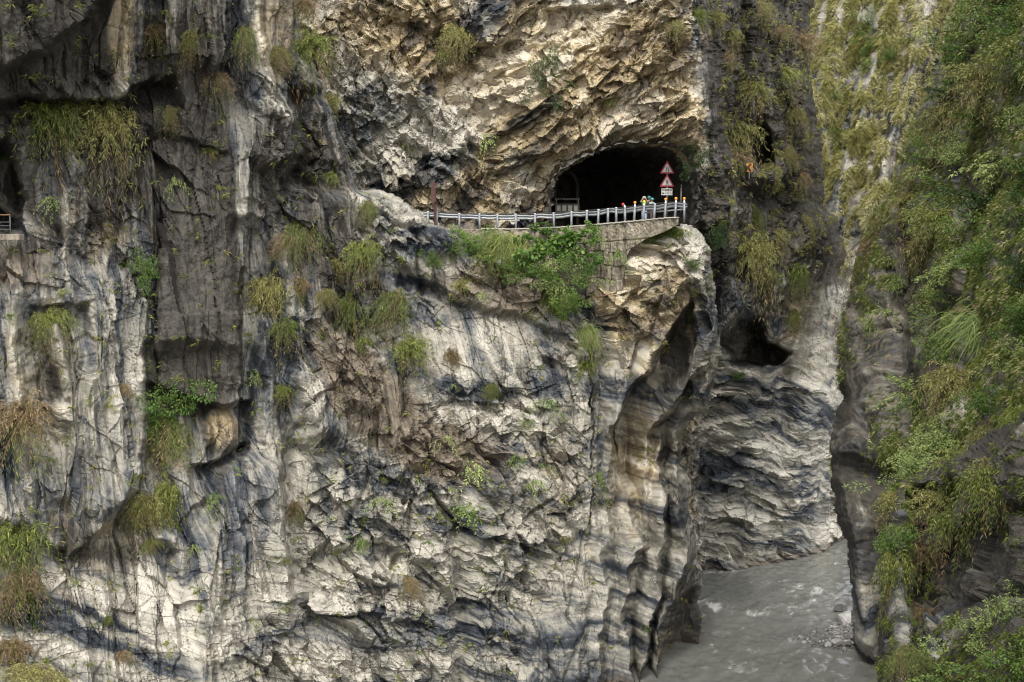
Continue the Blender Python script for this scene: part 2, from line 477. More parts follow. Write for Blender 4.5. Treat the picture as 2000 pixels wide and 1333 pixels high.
def Y_near(u, v):
    Y = table(u, v, [-190, 0, 300, 600, 900, 1150, 1400], [-190, 200, 450, 800, 1100, 1520],
              [[64, 65, 70, 76, 79, 80, 80], [66, 67, 72, 76.5, 80, 80, 80], [67, 68.5, 72, 76, 79.6, 79.6, 76],
               [66, 67.5, 71, 74.5, 76.5, 77, 78], [65, 66, 69, 72.5, 74.5, 75.8, 78.5], [63, 64, 66, 69, 71.5, 73, 77.5]])
    # upper left masses and the overhang
    Y = Y - 3.0 * (1 - sstep(-14, 10, v - pl(u, [(-190, 240), (0, 140), (100, 95), (170, 30), (215, -40), (600, -400)])))
    Y = Y + lip(u, v, [(-190, 205), (60, 186), (130, 192), (190, 196), (255, 178), (290, 156), (330, 150)], 3.0, 12, 130)
    Y = Y + lip(u, v, [(260, 290), (310, 262), (330, 255), (420, 292)], 0.9, 8, 60)
    Y = Y + 6.0 * sstep(0, 1, blobs(u, v, [(0, 375, 52, 92, 1.15)]))
    Y = Y - ridge(u, v, [(-190, 240), (0, 236), (100, 232), (165, 250)], 1.2, 34)
    Y = Y + ridge(u, v, [(-50, 305), (180, 300)], 0.8, 14)
    Y = Y - ridge(u, v, [(-190, 440), (0, 430), (60, 410), (110, 390)], 1.2, 30)
    Y = Y - ridge(u, v, [(-190, 505), (0, 500), (100, 505), (200, 498), (320, 488), (420, 482)], 1.6, 32)
    Y = Y + edgeR(u, v, [(-190, 518), (0, 512), (60, 516), (140, 526), (185, 528)], 2.6, 12, 30, 220)
    Y = Y + edgeR(u, v, [(190, 563), (230, 572), (290, 570), (330, 560), (360, 552)], 3.2, 10, 30, 160)
    Y = Y - blobs(u, v, [(540, 270, 36, 80, 1.6)])
    Y = Y + lip(u, v, [(500, 395), (520, 410), (550, 370), (566, 330)], 0.9, 14, 60)
    Y = Y + edgeR(u, v, [(250, 625), (330, 640), (440, 640)], 0.9, 20, 40, 60)
    Y = Y - ridge(u, v, [(120, 600), (250, 650), (340, 672), (440, 690), (540, 720)], 1.0, 24)
    # dark slab
    Y = Y + edgeR(u, v, [(330, 490), (400, 488), (470, 480), (560, 474), (620, 470), (700, 466), (780, 466), (880, 460)], 2.0, 5, 30, 150)
    Y = Y - sstep(0, 1, blobs(u, v, [(390, 640, 84, 260, 1.2)])) * 0.9 * sstep(302, 310, u)
    Y = Y + ridge(u, v, [(440, 312), (520, 306), (600, 304), (700, 310)], 0.8, 5)
    Y = Y + lip(u, v, [(300, 740), (380, 782), (430, 792), (468, 780)], 2.6, 10, 90)
    Y = Y - blobs(u, v, [(432, 838, 34, 44, 1.5)])
    Y = Y + lip(u, v, [(395, 905), (430, 890), (462, 872)], 2.2, 10, 50)
    Y = Y - lip(u, v, [(350, 612), (400, 610), (470, 606)], 0.5, 4, 200)
    # flutes of the left wall
    Y = Y - ridge(u, v, [(330, 140), (400, 132), (500, 128), (585, 136)], 1.3, 20)
    Y = Y + lip(u, v, [(100, 596), (130, 590), (160, 586)], 1.2, 8, 60)
    Y = Y - ridge(u, v, [(580, 20), (700, 30), (800, 48)], 1.2, 24) - ridge(u, v, [(650, 110), (760, 128), (880, 150), (960, 130)], 1.4, 26)
    Y = Y - ridge(u, v, [(560, 195), (700, 200), (760, 215), (880, 245), (980, 245)], 1.8, 44)
    Y = Y + edgeR(u, v, [(700, 278), (790, 286), (860, 286), (920, 272), (980, 252), (1020, 225)], 2.6, 14, 40, 130)
    Y = Y + ridge(u, v, [(620, 70), (700, 74), (800, 84), (850, 92)], 1.4, 22)
    Y = Y + lip(u, v, [(-60, 1010), (60, 1030), (130, 1075), (190, 1030), (250, 1010), (330, 1060)], 1.8, 22, 130)
    Y = Y - ridge(u, v, [(560, 22), (1100, 20), (1333, 60)], 0.7, 50)
    Y = Y - ridge(u, v, [(930, 445), (1050, 430), (1180, 412), (1333, 400)], 1.6, 28)
    Y = Y - ridge(u, v, [(500, 560), (640, 575), (760, 600), (840, 625)], 1.4, 26) - ridge(u, v, [(640, 520), (800, 525), (1000, 535), (1200, 560)], 1.4, 24)
    Y = Y + edgeR(u, v, [(880, 548), (960, 556), (1040, 552), (1120, 560), (1200, 566)], 2.0, 9, 60, 160)
    # tilted dark slope
    Y = Y + edgeR(u, v, [(560, 770), (640, 800), (760, 832), (830, 862), (900, 905)], 1.6, 16, 60, 200)
    Y = Y - blobs(u, v, [(720, 800, 130, 160, 1.2)])
    # central face: broken slabs over the smooth concave wall
    Y = Y + lip(u, v, [(740, 480), (820, 540), (900, 580), (980, 600), (1080, 640), (1140, 690)], 1.1, 16, 120)
    Y = Y + ridge(u, v, [(430, 806), (500, 820), (560, 824)], 0.9, 6) - blobs(u, v, [(790, 440, 60, 40, 0.8), (860, 470, 40, 30, 1.2)])
    Y = Y - lip(u, v, [(640, 1080), (760, 1100), (860, 1180), (1000, 1200), (1120, 1210)], 1.2, 40, 300)
    Y = Y + lip(u, v, [(560, 1090), (640, 1060), (740, 1060), (800, 1090), (850, 1100)], 1.1, 14, 70) + lip(u, v, [(600, 1180), (700, 1195), (830, 1225)], 1.2, 10, 60)
    Y = Y + ridge(u, v, [(980, 895), (1080, 890), (1180, 900), (1330, 895)], 1.6, 16) - ridge(u, v, [(900, 985), (1000, 990), (1130, 970)], 1.0, 40)
    # sawtooth flutes at the river end
    w = sstep(780, 880, v)
    w0 = sstep(560, 680, v)
    for i in range(len(FLUTES) - 1):
        wb_ = 4 * perlin(v / 75.0, v * 0 + 3.3, 19) + (3 if i > 1 else 6) * perlin(v / 34.0, v * 0 + 1.3, 20)
        e0 = pl(v, FLUTES[i]) + wb_; e1 = pl(v, FLUTES[i + 1]) + wb_
        t = (u - e0) / np.maximum(e1 - e0, 8)
        k = (u >= e0) & (u < e1)
        A = [0.6, 1.5, 3.2, 3.0, 3.6][i]
        prof = np.sin(np.clip(t / 0.3, 0, 1) * np.pi / 2) * (1 - np.clip((t - 0.3) / 0.7, 0, 1)) ** 1.1
        Y = Y + np.where(k, A * prof * (w0 if i < 2 else w), 0)
    Y = Y + 2.5 * np.where(u > pl(v, [(1000, 1500), (1106, 1338), (1160, 1318), (1234, 1292), (1333, 1290)]), sstep(1090, 1180, v), 0)
    # undercut below the prow
    Y = Y + lip(u, v, [(1200, 830), (1212, 795), (1228, 772), (1256, 735), (1290, 680), (1325, 622), (1350, 585)], 4.6, 18, 200, 10)
    Y = Y + lip(u, v, [(1270, 840), (1300, 800), (1340, 760), (1362, 728)], 2.8, 14, 120, 12)
    Y = Y - ridge(u, v, [(590, 1392), (700, 1388), (780, 1372)], 0.9, 14)
    Y = Y - blobs(u, v, [(1310, 520, 80, 70, 0.8)]) - 0.5 * sstep(-3, 3, 494 + (u - 1300) * 0.42 - v) * blobs(u, v, [(1320, 490, 46, 32, 1.0)])
    return Y

def tone(parts):
    r = 0
    for x, y, seed, w in parts:
        r = r + w * (cells(x, y, seed)[2] - 0.5)
    return r

def crack(x, y, seed, w):
    f = cells(x, y, seed)
    return np.exp(-((f[6] - f[5]) / w) ** 2)

def D_near(u, v, a, b):
    rough = np.clip(blobs(u, v, [(1000, 600, 260, 90, 0.9), (1280, 530, 130, 130, 1.0), (760, 1130, 230, 240, 0.9), (960, 950, 180, 220, 0.9), (560, 330, 70, 180, 0.6), (820, 440, 110, 80, 0.7), (200, 480, 140, 140, 0.3), (640, 700, 110, 180, 0.25), (160, 230, 200, 80, 0.5), (700, 1280, 300, 80, 0.5)]) + 0.10, 0, 1)
    rough = sstep(0.12, 0.62, rough + 0.32 * fbm(u / 110, v / 110, 29, 3))
    flat = np.clip(blobs(u, v, [(395, 620, 86, 270, 1.0), (930, 660, 150, 100, 0.9), (830, 530, 70, 50, 0.8), (560, 1010, 40, 150, 0.4)]), 0, 1)
    rough = rough * (1 - flat)
    smooth = 1 - rough
    wa = a + 0.7 * fbm(a * 0.22, b * 0.10, 21, 3) + 0.10 * fbm(a * 1.2, b * 0.5, 22, 2)
    wb = b + 0.5 * fbm(a * 0.2 + 7, b * 0.2, 23, 2)
    # flowing vertical flutes and hollows worn by water
    va = a + 0.5 * fbm(a * 0.2, b * 0.06, 26, 3); va = va + 0.10 * fbm(a * 1.0, b * 0.3, 27, 2)
    fl = facet(va * 0.36, b * 0.055, 31, 1.4, 0.7) + facet(va * 0.95, b * 0.10, 32, 0.7, 0.28) + facet(va * 2.2, b * 0.26, 33, 0.25, 0.10)
    sm = 0.65 * facet(wa * 0.40, wb * 0.26, 44, 0.8, 0.8) + 0.24 * facet(wa * 1.1, wb * 0.7, 45, 0.5, 0.4) + 0.05 * fbm(a * 2.2, b * 0.8, 46, 3)
    # fractured blocks
    qa = a + 0.22 * fbm(a * 0.3, b * 0.3, 24, 2); qb = b + 0.22 * fbm(a * 0.3 + 3, b * 0.3, 25, 2)
    hollow = np.clip(blobs(u, v, [(1310, 730, 46, 90, 1.0), (1260, 860, 60, 70, 1.0)]) + sstep(1150, 1200, u) * sstep(860, 900, v), 0, 1); rough = rough * (1 - hollow)
    fa, fb_ = rot(qa, qb, -52); ga, gb = rot(qa, qb, 30)
    fr = facet(fa * 0.26, fb_ * 0.52, 41, 1.5, 1.2) + facet(fa * 0.6, fb_ * 1.25, 42, 1.0, 0.6) + facet(ga * 1.2, gb * 1.9, 47, 0.42, 0.25) + facet(fa * 2.4, fb_ * 4.4, 43, 0.2, 0.15)
    fr = fr - 0.5 * crack(qa * 0.30, qb * 0.16, 48, 0.05)
    sm = sm - 0.45 * crack(wa * 0.16, wb * 0.05, 49, 0.035) - 0.10 * crack(wa * 0.6, wb * 0.25, 50, 0.04)
    gen = 0.5 * fbm(a * 0.14, b * 0.08, 51, 2) + 0.07 * fbm(a * 0.9, b * 0.5, 52, 4, 0.6)
    # bedding ledges near the water
    s = (b + 0.12 * a + 0.7 * fbm(a * 0.15, b * 0.15, 61, 3)) * 0.9
    bed = (s % 1.0) * 0.22 + ((s * 2.7) % 1.0) * 0.08
    bw = sstep(940, 1080, v) * np.clip(0.35 + rough, 0, 1) * (1 - 0.85 * sstep(1000, 1080, u))
    return gen + smooth * (fl * (1 - 0.6 * sstep(960, 1080, v) * sstep(960, 1040, u)) + sm) * (1 - 0.7 * flat) * (1 - 0.8 * sstep(1140, 1200, u) * sstep(720, 820, v)) + 0.05 * (0.5 + 1.5 * rough) * facet(qa * 3.0, qb * 3.6, 55, 0.5, 0.5) + 0.03 * facet(qa * 7.0, qb * 8.0, 56, 0.5, 0.5) + rough * fr * 0.9 - bed * bw

def A_near(u, v, a, b, d):
    dark = blobs(u, v, [(60, 60, 190, 170, 0.85), (130, 330, 170, 150, 0.50), (330, 220, 120, 200, 0.62), (420, 60, 70, 120, 0.35), (396, 560, 92, 230, 1.25), (385, 720, 86, 90, 0.8), (380, 330, 110, 110, 0.3), (90, 90, 200, 140, 0.35), (560, 260, 60, 140, 0.25),
                        (640, 420, 62, 200, 0.55), (700, 560, 70, 110, 0.5), (530, 300, 50, 120, 0.35), (1150, 760, 20, 120, 0.3), (740, 800, 110, 120, 0.28),
                        (1340, 1220, 46, 120, 0.75), (1318, 700, 40, 100, 0.62), (1262, 820, 46, 60, 0.30), (1380, 690, 16, 80, 0.4), (1040, 680, 90, 90, 0.2), (90, 740, 24, 90, 0.5), (150, 1060, 60, 60, 0.45), (250, 1090, 70, 40, 0.45),  # prow hollows and undercut foot: shade painted in as dark rock
                        (70, 520, 100, 60, 0.25), (550, 900, 20, 120, 0.2), (430, 920, 40, 30, 0.4), (240, 560, 26, 160, 0.25)])
    dark = dark * 1.12 + 0.13 - 0.16 * sstep(1080, 1200, v) - blobs(u, v, [(900, 620, 160, 90, 0.15), (820, 430, 120, 60, 0.3), (960, 560, 130, 50, 0.2), (1250, 570, 110, 130, 0.3), (1250, 1060, 110, 230, 0.18)]) - blobs(u, v, [(236, 70, 34, 110, 0.9), (268, 90, 14, 90, 0.4), (130, 480, 14, 110, 0.7), (432, 838, 34, 44, 0.9), (220, 190, 80, 26, 0.3), (480, 420, 8, 400, 0.25)])
    pale = 0.36 + blobs(u, v, [(190, 830, 110, 190, 0.26), (430, 1230, 380, 130, 0.30), (850, 1250, 330, 110, 0.28), (900, 640, 180, 120, 0.28), (600, 1000, 90, 160, 0.20), (60, 720, 80, 120, 0.2),
                               (810, 425, 130, 60, 0.55), (960, 550, 140, 50, 0.2), (1080, 1000, 120, 160, 0.16), (1250, 1150, 100, 200, 0.26), (1290, 520, 120, 90, 0.3), (1220, 640, 60, 120, 0.2), (980, 900, 160, 110, 0.1), (300, 1230, 200, 90, 0.25),
                               (600, 850, 30, 120, 0.25), (130, 480, 12, 100, 0.3), (236, 70, 30, 110, 0.2), (1270, 900, 100, 100, 0.15)])
    soil = 0.14 + blobs(u, v, [(660, 690, 60, 80, 0.35), (710, 760, 80, 90, 0.6), (780, 820, 80, 80, 0.6), (850, 885, 70, 50, 0.4), (980, 560, 150, 60, 0.50), (1060, 640, 110, 90, 0.30), (40, 520, 90, 60, 0.5), (880, 880, 120, 70, 0.35), (960, 960, 120, 120, 0.25), (620, 560, 60, 140, 0.30), (1110, 880, 60, 170, 0.30), (330, 880, 60, 80, 0.5), (1220, 560, 60, 80, 0.25)])
    tan = 0.13 + blobs(u, v, [(1260, 590, 120, 150, 0.50), (1270, 860, 80, 100, 0.25), (960, 560, 160, 70, 0.25), (540, 60, 40, 120, 0.5), (610, 300, 40, 100, 0.30), (236, 70, 34, 110, 0.45), (432, 838, 34, 44, 0.75), (60, 760, 70, 160, 0.28), (1230, 950, 50, 120, 0.30), (180, 1060, 100, 80, 0.25), (1320, 1260, 50, 50, 0.35), (1070, 930, 90, 120, 0.2), (170, 450, 120, 80, 0.25)])
    vert = np.clip(0.95 * sstep(1180, 980, v) * (1 - sstep(640, 800, u)) + blobs(u, v, [(430, 1180, 60, 220, 0.9), (1000, 680, 160, 100, 0.8), (1160, 820, 60, 200, 0.5)]), 0, 1)
    moss = blobs(u, v, [(960, 470, 80, 24, 0.5), (900, 930, 110, 90, 0.20), (1140, 700, 26, 120, 0.25), (415, 1200, 24, 150, 0.25), (330, 850, 50, 90, 0.3), (140, 250, 160, 70, 0.3), (1110, 600, 60, 50, 0.3), (440, 1000, 60, 60, 0.2)]) - 0.05
    st = b + 0.14 * a + 1.3 * fbm(a * 0.10, b * 0.10, 71, 3) + 0.2 * fbm(a * 0.6, b * 0.6, 72, 2) + d * 0.3 + 0.0022 * np.maximum(0, 1180 - np.abs(u - 330) * 2.0) * sstep(900, 1250, v)
    sk = a + 0.8 * fbm(a * 0.15, b * 0.10, 73, 3) + 0.25 * fbm(a * 0.6, b * 0.25, 74, 2)
    qa = a + 0.22 * fbm(a * 0.3, b * 0.3, 24, 2); qb = b + 0.22 * fbm(a * 0.3 + 3, b * 0.3, 25, 2)
    fa, fb_ = rot(qa, qb, -52); ga, gb = rot(qa, qb, 30)
    patch = tone([(fa * 0.26, fb_ * 0.52, 41, 0.5), (fa * 0.6, fb_ * 1.25, 42, 0.7), (ga * 1.2, gb * 1.9, 47, 0.5)])
    patch = patch * (0.30 + 0.70 * sstep(560, 720, u) * (1 - 0.75 * sstep(1040, 1130, u) * sstep(780, 880, v))) * (1 - 0.7 * blobs(u, v, [(920, 650, 150, 90, 1.0)]))
    return dict(strata=st, streak=sk, alt=b, tan=tan, dark=dark, pale=pale, vert=vert, soil=soil, moss=moss, patch=patch,
                bandy=np.clip(blobs(u, v, [(1260, 1060, 150, 280, 1.0), (300, 1210, 330, 130, 1.0), (1060, 1060, 120, 170, 0.8), (840, 1200, 240, 90, 0.7), (900, 560, 120, 60, 0.3)]), 0, 1))

grid_layer('near_cliff', POLY_NEAR, Y_near, D_near, A_near, 2.0, (lambda u, v: 5.0 - 3.8 * sstep(850, 890, u) * (1 - sstep(1330, 1350, u)) * (v < 620), 8.0), 5.0, seed=100)

# ---------- cliff above the road, dark buttress beside the tunnel, banded wall down to the river
POLY_FAR = [(470, -190), (1592, -190), (1588, 20), (1580, 90), (1588, 190), (1604, 265), (1611, 330), (1612, 395), (1640, 440), (1653, 478),
            (1650, 510), (1640, 545), (1664, 556), (1650, 615), (1640, 657), (1638, 720), (1648, 790), (1660, 900), (1690, 1000), (1720, 1160), (1240, 1180), (1240, 700), (1180, 480), (470, 480)]
HOLE = [(1076, 520), (1078, 400), (1086, 352), (1108, 330), (1150, 310), (1200, 291), (1246, 285), (1300, 290), (1332, 308), (1348, 350), (1352, 420), (1354, 520)]

def Y_far(u, v):
    Y = table(u, v, [450, 700, 900, 1100, 1350, 1450, 1550, 1660], [-190, 200, 400, 600, 800, 1000, 1180],
              [[84, 85, 84, 82.5, 82.5, 90, 98, 107], [84.5, 86.5, 86, 83.2, 82.5, 91, 99, 108], [86, 87.5, 87.5, 85.5, 85, 92.5, 100.5, 110],
               [87, 87.5, 88, 87.5, 89.5, 94, 101, 110], [88, 88, 88, 89, 95, 97.5, 103, 111], [92, 92, 92, 95, 99.5, 101.5, 105.5, 113], [98, 98, 98, 100, 103.5, 105, 107.5, 115]])
    # tan face: leaning blocks
    Y = Y + edgeR(u, v, [(60, 720), (140, 780), (200, 860), (260, 915), (300, 938), (340, 925)], 1.1, 26, 40, 120)
    Y = Y + ridge(u, v, [(-60, 860), (80, 858), (200, 880)], 1.2, 8) + edgeR(u, v, [(-60, 1000), (40, 1000), (100, 985)], 1.5, 12, 20, 120)
    Y = Y + lip(u, v, [(860, 60), (900, 82), (960, 92), (1005, 80)], 1.6, 10, 60) + lip(u, v, [(1080, 20), (1150, 16), (1180, 8)], 1.3, 8, 50)
    Y = Y + lip(u, v, [(740, 120), (760, 108), (800, 70)], 0.4, 10, 60)
    Y = Y + edgeR(u, v, [(-40, 1330), (60, 1352), (130, 1372), (220, 1386), (300, 1384)], 1.6, 46, 30, 150)
    Y = Y + lip(u, v, [(1180, 200), (1240, 185), (1300, 150), (1360, 120)], 0.9, 10, 80)
    # buttress
    Y = Y + ridge(u, v, [(100, 1440), (180, 1446), (260, 1436), (330, 1440)], 1.3, 20)
    Y = Y - ridge(u, v, [(300, 1440), (400, 1425), (500, 1420), (600, 1440)], 1.8, 30)
    Y = Y + 5.0 * sstep(0, 1, blobs(u, v, [(1486, 292, 24, 46, 1.1)]))
    Y = Y - blobs(u, v, [(1490, 352, 26, 20, 1.6)])
    Y = Y + lip(u, v, [(1380, 470), (1420, 430), (1470, 410)], 1.4, 30, 120)
    Y = Y - blobs(u, v, [(1600, 480, 50, 70, 3.0), (1540, 200, 60, 200, 1.5)])
    Y = Y + 9.0 * sstep(0.1, 0.8, blobs(u, v, [(1455, 668, 44, 46, 1.0), (1500, 692, 38, 24, 1.0)]))
    Y = Y + lip(u, v, [(1400, 690), (1420, 660), (1470, 625), (1500, 660), (1532, 705)], 2.0, 16, 60)
    Y = Y - blobs(u, v, [(1510, 910, 60, 50, 2.0), (1580, 950, 46, 40, 1.6), (1590, 800, 50, 60, 1.4)])
    Y = Y + edgeR(u, v, [(560, 1560), (620, 1570), (700, 1545)], 1.2, 16, 30, 90)
    return Y

def D_far(u, v, a, b):
    wa = a + 0.7 * fbm(a * 0.22, b * 0.12, 121, 3); wb = b + 0.5 * fbm(a * 0.2 + 7, b * 0.2, 122, 2)
    tanr = 1 - sstep(1350, 1400, u)
    qa = a + 0.30 * fbm(a * 0.3, b * 0.3, 123, 2); qb = b + 0.30 * fbm(a * 0.3 + 3, b * 0.3, 124, 2)
    right = sstep(-20, 20, u - pl(v, [(-60, 900), (100, 960), (300, 945), (440, 960)]) + 30 * fbm(u / 60, v / 60, 126, 2))
    def shards(dg, k):
        fa, fb_ = rot(qa, qb, dg); ga, gb = rot(qa, qb, dg - 75)
        return facet(fa * 0.26, fb_ * 0.48, 141 + k, 0.9, 0.7) + facet(fa * 0.58, fb_ * 1.1, 142 + k, 0.95, 0.5) + facet(ga * 1.1, gb * 1.6, 145 + k, 0.62, 0.30) + facet(fa * 1.9, fb_ * 3.0, 143 + k, 0.42, 0.26) + facet(fa * 4.4, fb_ * 7.0, 144 + k, 0.09, 0.08)
    ang = shards(-50, 0) * (1 - right) + shards(50, 10) * right
    ang = ang - 0.25 * crack(qa * 0.22, qb * 0.12, 181, 0.05)
    va = a + 0.5 * fbm(a * 0.2, b * 0.08, 127, 3)
    fl = facet(va * 0.30, b * 0.07, 131, 1.4, 0.8) + 0.9 * facet(wa * 0.38, wb * 0.28, 146, 0.8, 0.9) + 0.55 * facet(wa * 0.95, wb * 0.7, 147, 0.7, 0.5) + 0.28 * facet(wa * 2.3, wb * 1.8, 149, 0.6, 0.4)
    s = (b + 0.22 * (a - 20) + 0.8 * fbm(a * 0.12, b * 0.12, 161, 3)) * 0.7
    bed = facet(a * 0.10 - 0.1 * s, s * 0.75, 162, 1.2, 0.9) + facet(a * 0.3, s * 2.0, 163, 0.6, 0.35) + facet(a * 0.6, s * 5.0, 164, 0.25, 0.12)
    low = sstep(640, 760, v)
    gen = 0.5 * fbm(a * 0.16, b * 0.13, 151, 3) + 0.08 * fbm(a * 1.1, b * 0.9, 152, 4, 0.6)
    return gen + tanr * ang * 0.85 + (1 - tanr) * ((1 - low) * fl + low * (bed * 1.3 + 0.6 * facet(wa * 0.13, wb * 0.18, 148, 0.7, 1.2) + 0.08 * facet(wa * 0.9, wb * 0.9, 150, 0.5, 0.5)))

def A_far(u, v, a, b, d):
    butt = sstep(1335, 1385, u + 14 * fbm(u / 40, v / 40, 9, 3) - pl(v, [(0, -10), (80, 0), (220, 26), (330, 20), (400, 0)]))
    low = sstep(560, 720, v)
    strip = sstep(1570, 1600, u) * sstep(540, 600, v)
    tan = (1 - butt) * (0.50 + blobs(u, v, [(1180, 180, 230, 170, 0.30), (820, 70, 110, 90, 0.25), (1290, 260, 110, 90, 0.15), (960, 380, 130, 60, 0.15), (1000, 200, 130, 130, 0.15)]) - blobs(u, v, [(720, 250, 120, 110, 0.36), (870, 270, 80, 70, 0.3), (930, 40, 50, 50, 0.25), (1010, 380, 40, 90, 0.2), (1180, -10, 120, 30, 0.3)])) + butt * blobs(u, v, [(1590, 650, 70, 140, 0.35), (1500, 620, 80, 60, 0.2), (1430, 1090, 110, 40, 0.25)])
    dark = butt * (0.82 * (1 - low) - 0.85 * strip - blobs(u, v, [(1440, 420, 40, 60, 0.25), (1560, 560, 60, 60, 0.35), (1440, 590, 60, 60, 0.3)])) + blobs(u, v, [(1480, 690, 60, 40, 0.5), (1380, 920, 60, 70, 0.35), (640, 400, 80, 60, 0.2), (1370, 390, 40, 60, 0.4)])  # lichen-dark buttress; the cave's shade is painted into the same mask
    pale = 0.46 + (1 - butt) * (0.16 + blobs(u, v, [(900, 250, 90, 80, 0.25), (720, 170, 80, 70, 0.2), (1180, 200, 200, 120, 0.1)])) + butt * (low * 0.10 + strip * 0.25 + blobs(u, v, [(1580, 640, 60, 120, 0.25), (1420, 1080, 100, 50, 0.2), (1530, 820, 110, 60, -0.35), (1585, 960, 60, 70, -0.4), (1400, 930, 60, 60, -0.35), (1480, 1010, 100, 30, 0.1)]))  # pale marble, with the lower wall lifted in colour to offset its shade
    st = np.where(butt > 0.5, b + 0.22 * (a - 20) , rot(a, b, 38)[1] * 1.0) + 1.0 * fbm(a * 0.12, b * 0.12, 171, 3) + 0.15 * fbm(a * 0.6, b * 0.6, 172, 2) + d * np.where(butt > 0.5, 0.15, 0.6)
    sk = a + 0.8 * fbm(a * 0.15, b * 0.10, 173, 3)
    moss = butt * (1 - low) * blobs(u, v, [(1480, 200, 120, 260, 0.08), (1480, 520, 90, 80, 0.2), (1560, 480, 60, 100, 0.1)]) + blobs(u, v, [(1440, 730, 50, 30, 0.35)]) - 0.08
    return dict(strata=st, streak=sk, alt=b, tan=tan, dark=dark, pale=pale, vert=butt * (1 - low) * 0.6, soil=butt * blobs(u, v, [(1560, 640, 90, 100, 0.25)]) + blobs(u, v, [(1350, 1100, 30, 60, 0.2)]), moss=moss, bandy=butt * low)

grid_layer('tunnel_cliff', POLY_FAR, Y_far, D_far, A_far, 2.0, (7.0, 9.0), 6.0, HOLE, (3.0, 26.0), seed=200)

# ---------- distant grassy wall
POLY_BACK = [(1480, -220), (2050, -220), (2000, 400), (1800, 760), (1560, 760), (1540, 300)]
def Y_back(u, v):
    Y = 128 - (u - 1600) * 0.03 - (v - 300) * 0.012
    e = u + 0.28 * (v - 200)
    for c, w, am in [(1600, 40, 2.0), (1690, 26, 2.5), (1760, 30, 3.0), (1850, 30, 3.2), (1930, 36, 3.0)]:
        Y = Y - 1.6 * am * np.exp(-np.abs((e - c) / w) ** 1.5)
    return Y
def D_back(u, v, a, b):
    aa, bb = rot(a, b, -12)
    return 1.0 * ridged(aa * 0.16, bb * 0.02, 231, 3, 0.5) + 0.5 * facet(aa * 0.4, bb * 0.15, 241, 0.6, 0.8) + 0.15 * fbm(a * 0.8, b * 0.5, 251, 4, 0.6) + 0.35 * facet(aa * 0.9, bb * 0.6, 242, 0.7, 0.6) + 0.15 * facet(aa * 2.2, bb * 1.6, 243, 0.6, 0.4)
def A_back(u, v, a, b, d):
    aa, bb = rot(a, b, -12)
    low = sstep(330, 520, v)
    rk = blobs(u + 0.28 * (v - 200), v, [(1815, 100, 26, 120, 0.5), (1745, 20, 20, 60, 0.3), (1780, 200, 14, 80, 0.4)])
    return dict(strata=b + 0.1 * a, streak=aa + 0.8 * fbm(aa * 0.2, bb * 0.1, 271, 3), alt=bb, tan=0.2, dark=0.15 - 0.5 * low + 0 * u, pale=0.55 + 0.35 * low, vert=0.55, soil=0.15 + 0 * u, moss=0.34 - 0.55 * low - rk)
grid_layer('distant_cliff', POLY_BACK, Y_back, D_back, A_back, 2.2, (0.0, 8.0), 0.0, seed=300)

# ---------- right-hand wall
POLY_RIGHT = [(1905, -190), (1862, 20), (1824, 150), (1762, 290), (1742, 360), (1704, 420), (1668, 510), (1660, 560), (1644, 615), (1634, 657), (1633, 720), (1642, 780),
              (1624, 830), (1618, 890), (1623, 950), (1634, 1020), (1652, 1065), (1660, 1150), (1664, 1210), (1664, 1262), (1700, 1308), (1740, 1345), (2430, 1345), (2430, -190)]
def Y_right(u, v):
    Y = table(u, v, [1600, 1750, 1850, 2000, 2200, 2430], [-190, 300, 600, 880, 1330],
              [[116, 106, 92, 74, 56, 42], [110, 98, 85, 68, 50, 38], [102, 91, 78, 62, 48, 36], [82, 78, 70, 58, 46, 36], [80, 78, 72, 60, 46, 36]])
    Y = Y + edgeR(u, v, [(420, 1760), (560, 1772), (700, 1772), (830, 1800)], -3.0, 20, 50, 200) + ridge(u, v, [(430, 1775), (560, 1768), (640, 1762)], 2.5, 12)
    Y = Y + lip(u, v, [(1618, 890), (1660, 884), (1700, 895), (1740, 905)], 1.8, 14, 90)
    Y = Y + ridge(u, v, [(720, 1665), (800, 1680), (870, 1700)], 1.5, 12) - ridge(u, v, [(940, 1640), (1100, 1668), (1310, 1690)], 1.2, 22)
    return Y
def D_right(u, v, a, b):
    wa = a + 0.7 * fbm(a * 0.2, b * 0.12, 321, 3); wb = b + 0.5 * fbm(a * 0.2 + 7, b * 0.2, 322, 2)
    sm = sstep(860, 940, v) * (1 - sstep(1725, 1760, u))
    fr = 0.6 * ridged(wa * 0.25, b * 0.05, 331, 3, 0.5) + 0.9 * facet(wa * 0.3, wb * 0.2, 341, 0.7, 1.0) + 0.4 * facet(wa * 0.8, wb * 0.6, 342, 0.5, 0.5)
    so = 0.6 * fbm(wa * 0.35, wb * 0.25, 351, 4, 0.45) + 0.4 * facet(wa * 0.6, wb * 0.5, 343, 0.4, 0.4)
    return fr * (1 - sm) + so * sm + 0.10 * fbm(a * 1.1, b * 1.0, 352, 4, 0.6) + 0.22 * facet(wa * 1.6, wb * 1.5, 344, 0.6, 0.5) + 0.10 * facet(wa * 3.6, wb * 3.2, 345, 0.6, 0.5)
